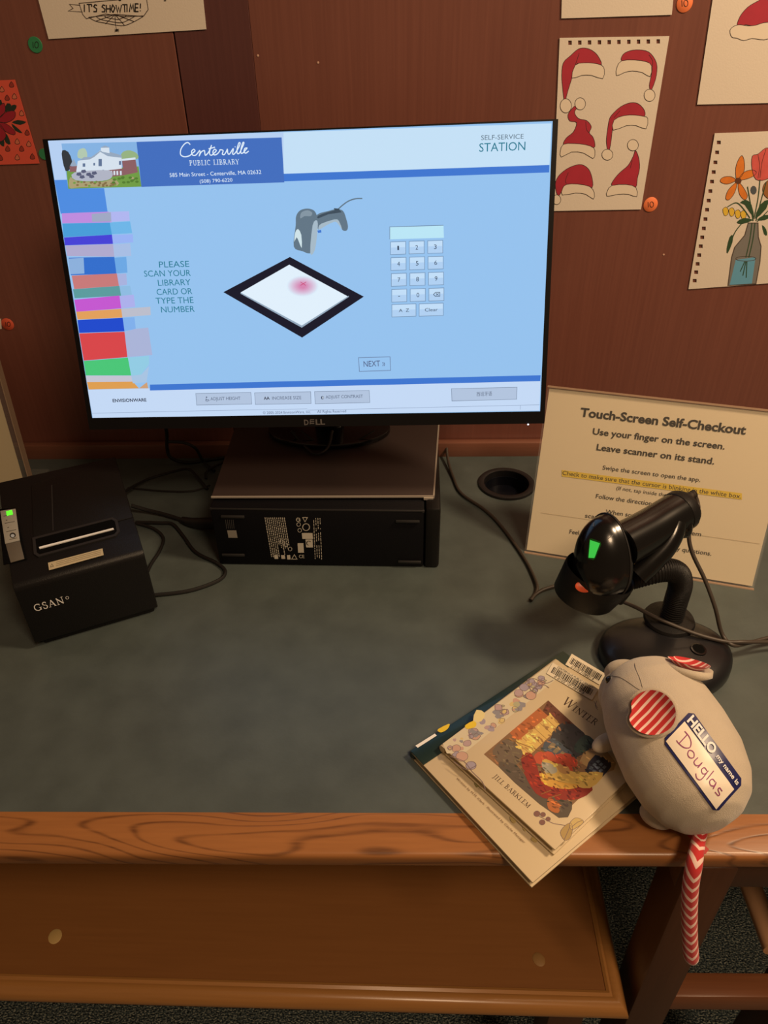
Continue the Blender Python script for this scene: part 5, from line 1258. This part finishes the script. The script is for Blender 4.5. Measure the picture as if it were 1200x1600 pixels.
# showtime sheet
rt, d = sheet_on_wall('drawing', [(135, -95), (835, -120), (860, 122), (203, 163)], [], 'cream sheet with a ribbon reading ITS SHOWTIME over a spider web', 'drawing', conv=z1, group='drawings on the wall')
ban = [(330, 14), (610, -12), (618, 40), (600, 66), (520, 70), (440, 58), (360, 78), (345, 60)]
d.line(ban, 3, MATS['bottle_edge'], 2, 0, True); d.line([(335, 22), (290, 18), (305, 35), (285, 46), (345, 50)], 3, MATS['bottle_edge'], 2)
gl = {'I': [[(0, 0), (0, 1)]], 'T': [[(.35, 0), (.3, 1)], [(0, 1), (.7, 1)]], "'": [[(.1, .7), (.1, 1)]], 'S': [[(.5, .9), (.2, 1), (.05, .75), (.45, .45), (.4, .1), (0, .1)]], 'H': [[(0, 0), (0, 1)], [(.5, 0), (.5, 1)], [(0, .5), (.5, .5)]],
      'O': [[(.25, 0), (0, .4), (.2, 1), (.5, .6), (.25, 0)]], 'W': [[(0, 1), (.2, 0), (.35, .7), (.55, 0), (.75, 1)]], 'M': [[(0, 0), (.15, 1), (.35, .4), (.55, 1), (.7, 0)]], 'E': [[(.45, 1), (0, 1), (0, 0), (.45, 0)], [(0, .5), (.4, .5)]], '!': [[(.1, .35), (.15, 1)], [(.1, 0), (.1, .1)]], ' ': []}
x = 352
for c_ in "IT'S SHOWTIME!":
    wd = {'I': 10, "'": 8, ' ': 14, 'W': 26, 'M': 24, '!': 10}.get(c_, 20)
    for st2 in gl[c_]:
        bas = 50 - (x - 352) * .02 - 8 * math.sin((x - 352) / 250 * math.pi) * -1 * .6
        d.line([(x + px_ * (wd - 3) / (.75 if c_ in 'WM' else .55), bas - py_ * 32) for px_, py_ in st2], 4.6, M_ink, 3)
    x += wd
w_c = (480, 60)
for i, (ex, ey) in enumerate(((370, 72), (400, 88), (440, 100), (482, 104), (520, 106), (560, 90), (598, 68))): d.line([w_c, (ex, ey)], 2.6, M_line, 2)
for k_ in (.4, .7, 1.0):
    d.line([(480 + (ex - 480) * k_, 60 + (ey - 60) * k_ + (2 if k_ < 1 else 0)) for ex, ey in ((370, 72), (400, 88), (440, 96), (482, 104), (520, 106), (560, 90), (598, 68))], 2.2, M_line, 3, 3)
d.line([(482, 104), (487, 122)], 1.6, M_line, 3); d.disc((488, 126), 5, 6, M_ink, 4, 8)
for dx in (-9, 9):
    for dy in (-6, 0, 7): d.line([(488, 126), (488 + dx, 126 + dy)], 1.6, M_ink, 4)
for c_ in ((500, 2), (688, 3)): d.disc(c_, 6, 3, M_ink, 3, 8)
d.build('banner_drawing', rt)
# red flower sheet at left
rt, d = sheet_on_wall('drawing', [(-220, 345), (62, 332), (165, 681), (-160, 692)], [], 'coral red sheet with a dark red poinsettia and seeds, left edge', 'drawing', conv=z1, mt=mat('coral_paper', (214, 84, 66), .75), group='drawings on the wall')
dr = mat('petal_crimson', (150, 24, 44), .7); dk = mat('leaf_dark', (26, 44, 34), .7); sd = mat('seed_red', (150, 52, 40), .7)
for P in ([(18, 460), (30, 430), (48, 438), (30, 465)], [(30, 470), (50, 438), (70, 440), (60, 462)], [(50, 510), (75, 500), (110, 508), (85, 520)], [(48, 515), (70, 530), (95, 555), (65, 545)], [(10, 555), (30, 560), (45, 600), (25, 595)], [(-30, 430), (5, 415), (8, 450)], [(-10, 570), (15, 575), (18, 610), (0, 600)]): d.poly(P, dk, 1, 2)
for P in ([(-10, 505), (20, 470), (60, 462), (62, 490), (30, 510)], [(-10, 510), (25, 515), (62, 545), (58, 562), (20, 545)], [(-10, 515), (15, 535), (25, 570), (0, 590), (-20, 560)], [(-20, 500), (-8, 450), (18, 430), (20, 470)]): d.poly(P, dr, 2, 3); d.line(P, 2, M_line, 3, 3, True)
for x, y, f_ in ((48, 353, 1), (8, 373, 0), (30, 408, 1), (60, 402, 0), (90, 472, 0), (113, 553, 1), (72, 590, 0), (120, 600, 0), (32, 620, 1), (90, 620, 1), (72, 656, 0), (135, 653, 1), (2, 658, 1)):
    P = [(x, y - 13), (x + 10, y + 2), (x + 8, y + 9), (x - 4, y + 10), (x - 9, y + 2)]; d.poly(P, sd if f_ else mat('seed_pale', (200, 110, 84), .7), 1, 2); d.line(P, 2, M_line, 2, 2, True)
d.build('poinsettia_drawing', rt)
# price dots
def dot(px, py, rx, ry, rgb, label, ten=True, par='price dots on the wall'):
    c = at(px, py, y=Y0); e = at(px + rx, py, y=Y0); r_ = abs(e.x - c.x)
    rt_ = root('price_dot', (c.x, Y0, c.z - r_), label, 'sticker', 0, par)
    G().lathe([(0, .0009), (r_ * .96, .0009), (r_, .0006), (r_, 0), (0, 0)], frame((c.x, Y0 - .0001, c.z), (1, 0, 0), (0, 0, 1), (0, -1, 0)), 28).build('disc', mat('dot_%d_%d_%d' % rgb, rgb, .6), rt_)
    if ten:
        d_ = Art((c.x, Y0 - .001, c.z), (1, 0, 0), (0, 0, 1), z0=.0002)
        d_.line([(px - rx * .35, py - ry * .35), (px - rx * .28, py + ry * .38)], .9, M_ink, 1); d_.line([(px + rx * .18 + rx * .26 * math.cos(q), py + ry * .38 * math.sin(q)) for q in [i * math.pi / 7 for i in range(15)]], .9, M_ink, 1)
        d_.build('number', rt_)
dot(55.3, 70, 11, 13, (44, 128, 84), 'green round sticker marked 10 below the showtime sheet')
dot(1016.3, 319.5, 11, 11.5, (236, 126, 76), 'orange round sticker marked 10 right of the santa hat sheet bottom')
dot(1069.5, 5, 12.5, 14, (236, 126, 76), 'orange round sticker marked 10 at the top frame edge')
dot(12, 506.5, 9.5, 9.5, (206, 84, 56), 'orange round sticker marked 10 at the left frame edge')
dot(69, 241, 8, 12, (44, 128, 84), 'green round sticker half hidden behind the monitor upper left corner', False)
rt, d = sheet_on_wall('paper_scrap', [(-60, 498), (1.5, 498), (2.5, 514), (-58, 516)], [], 'sliver of a white paper at the left frame edge', 'paper', conv=lambda x, y: (x, y))
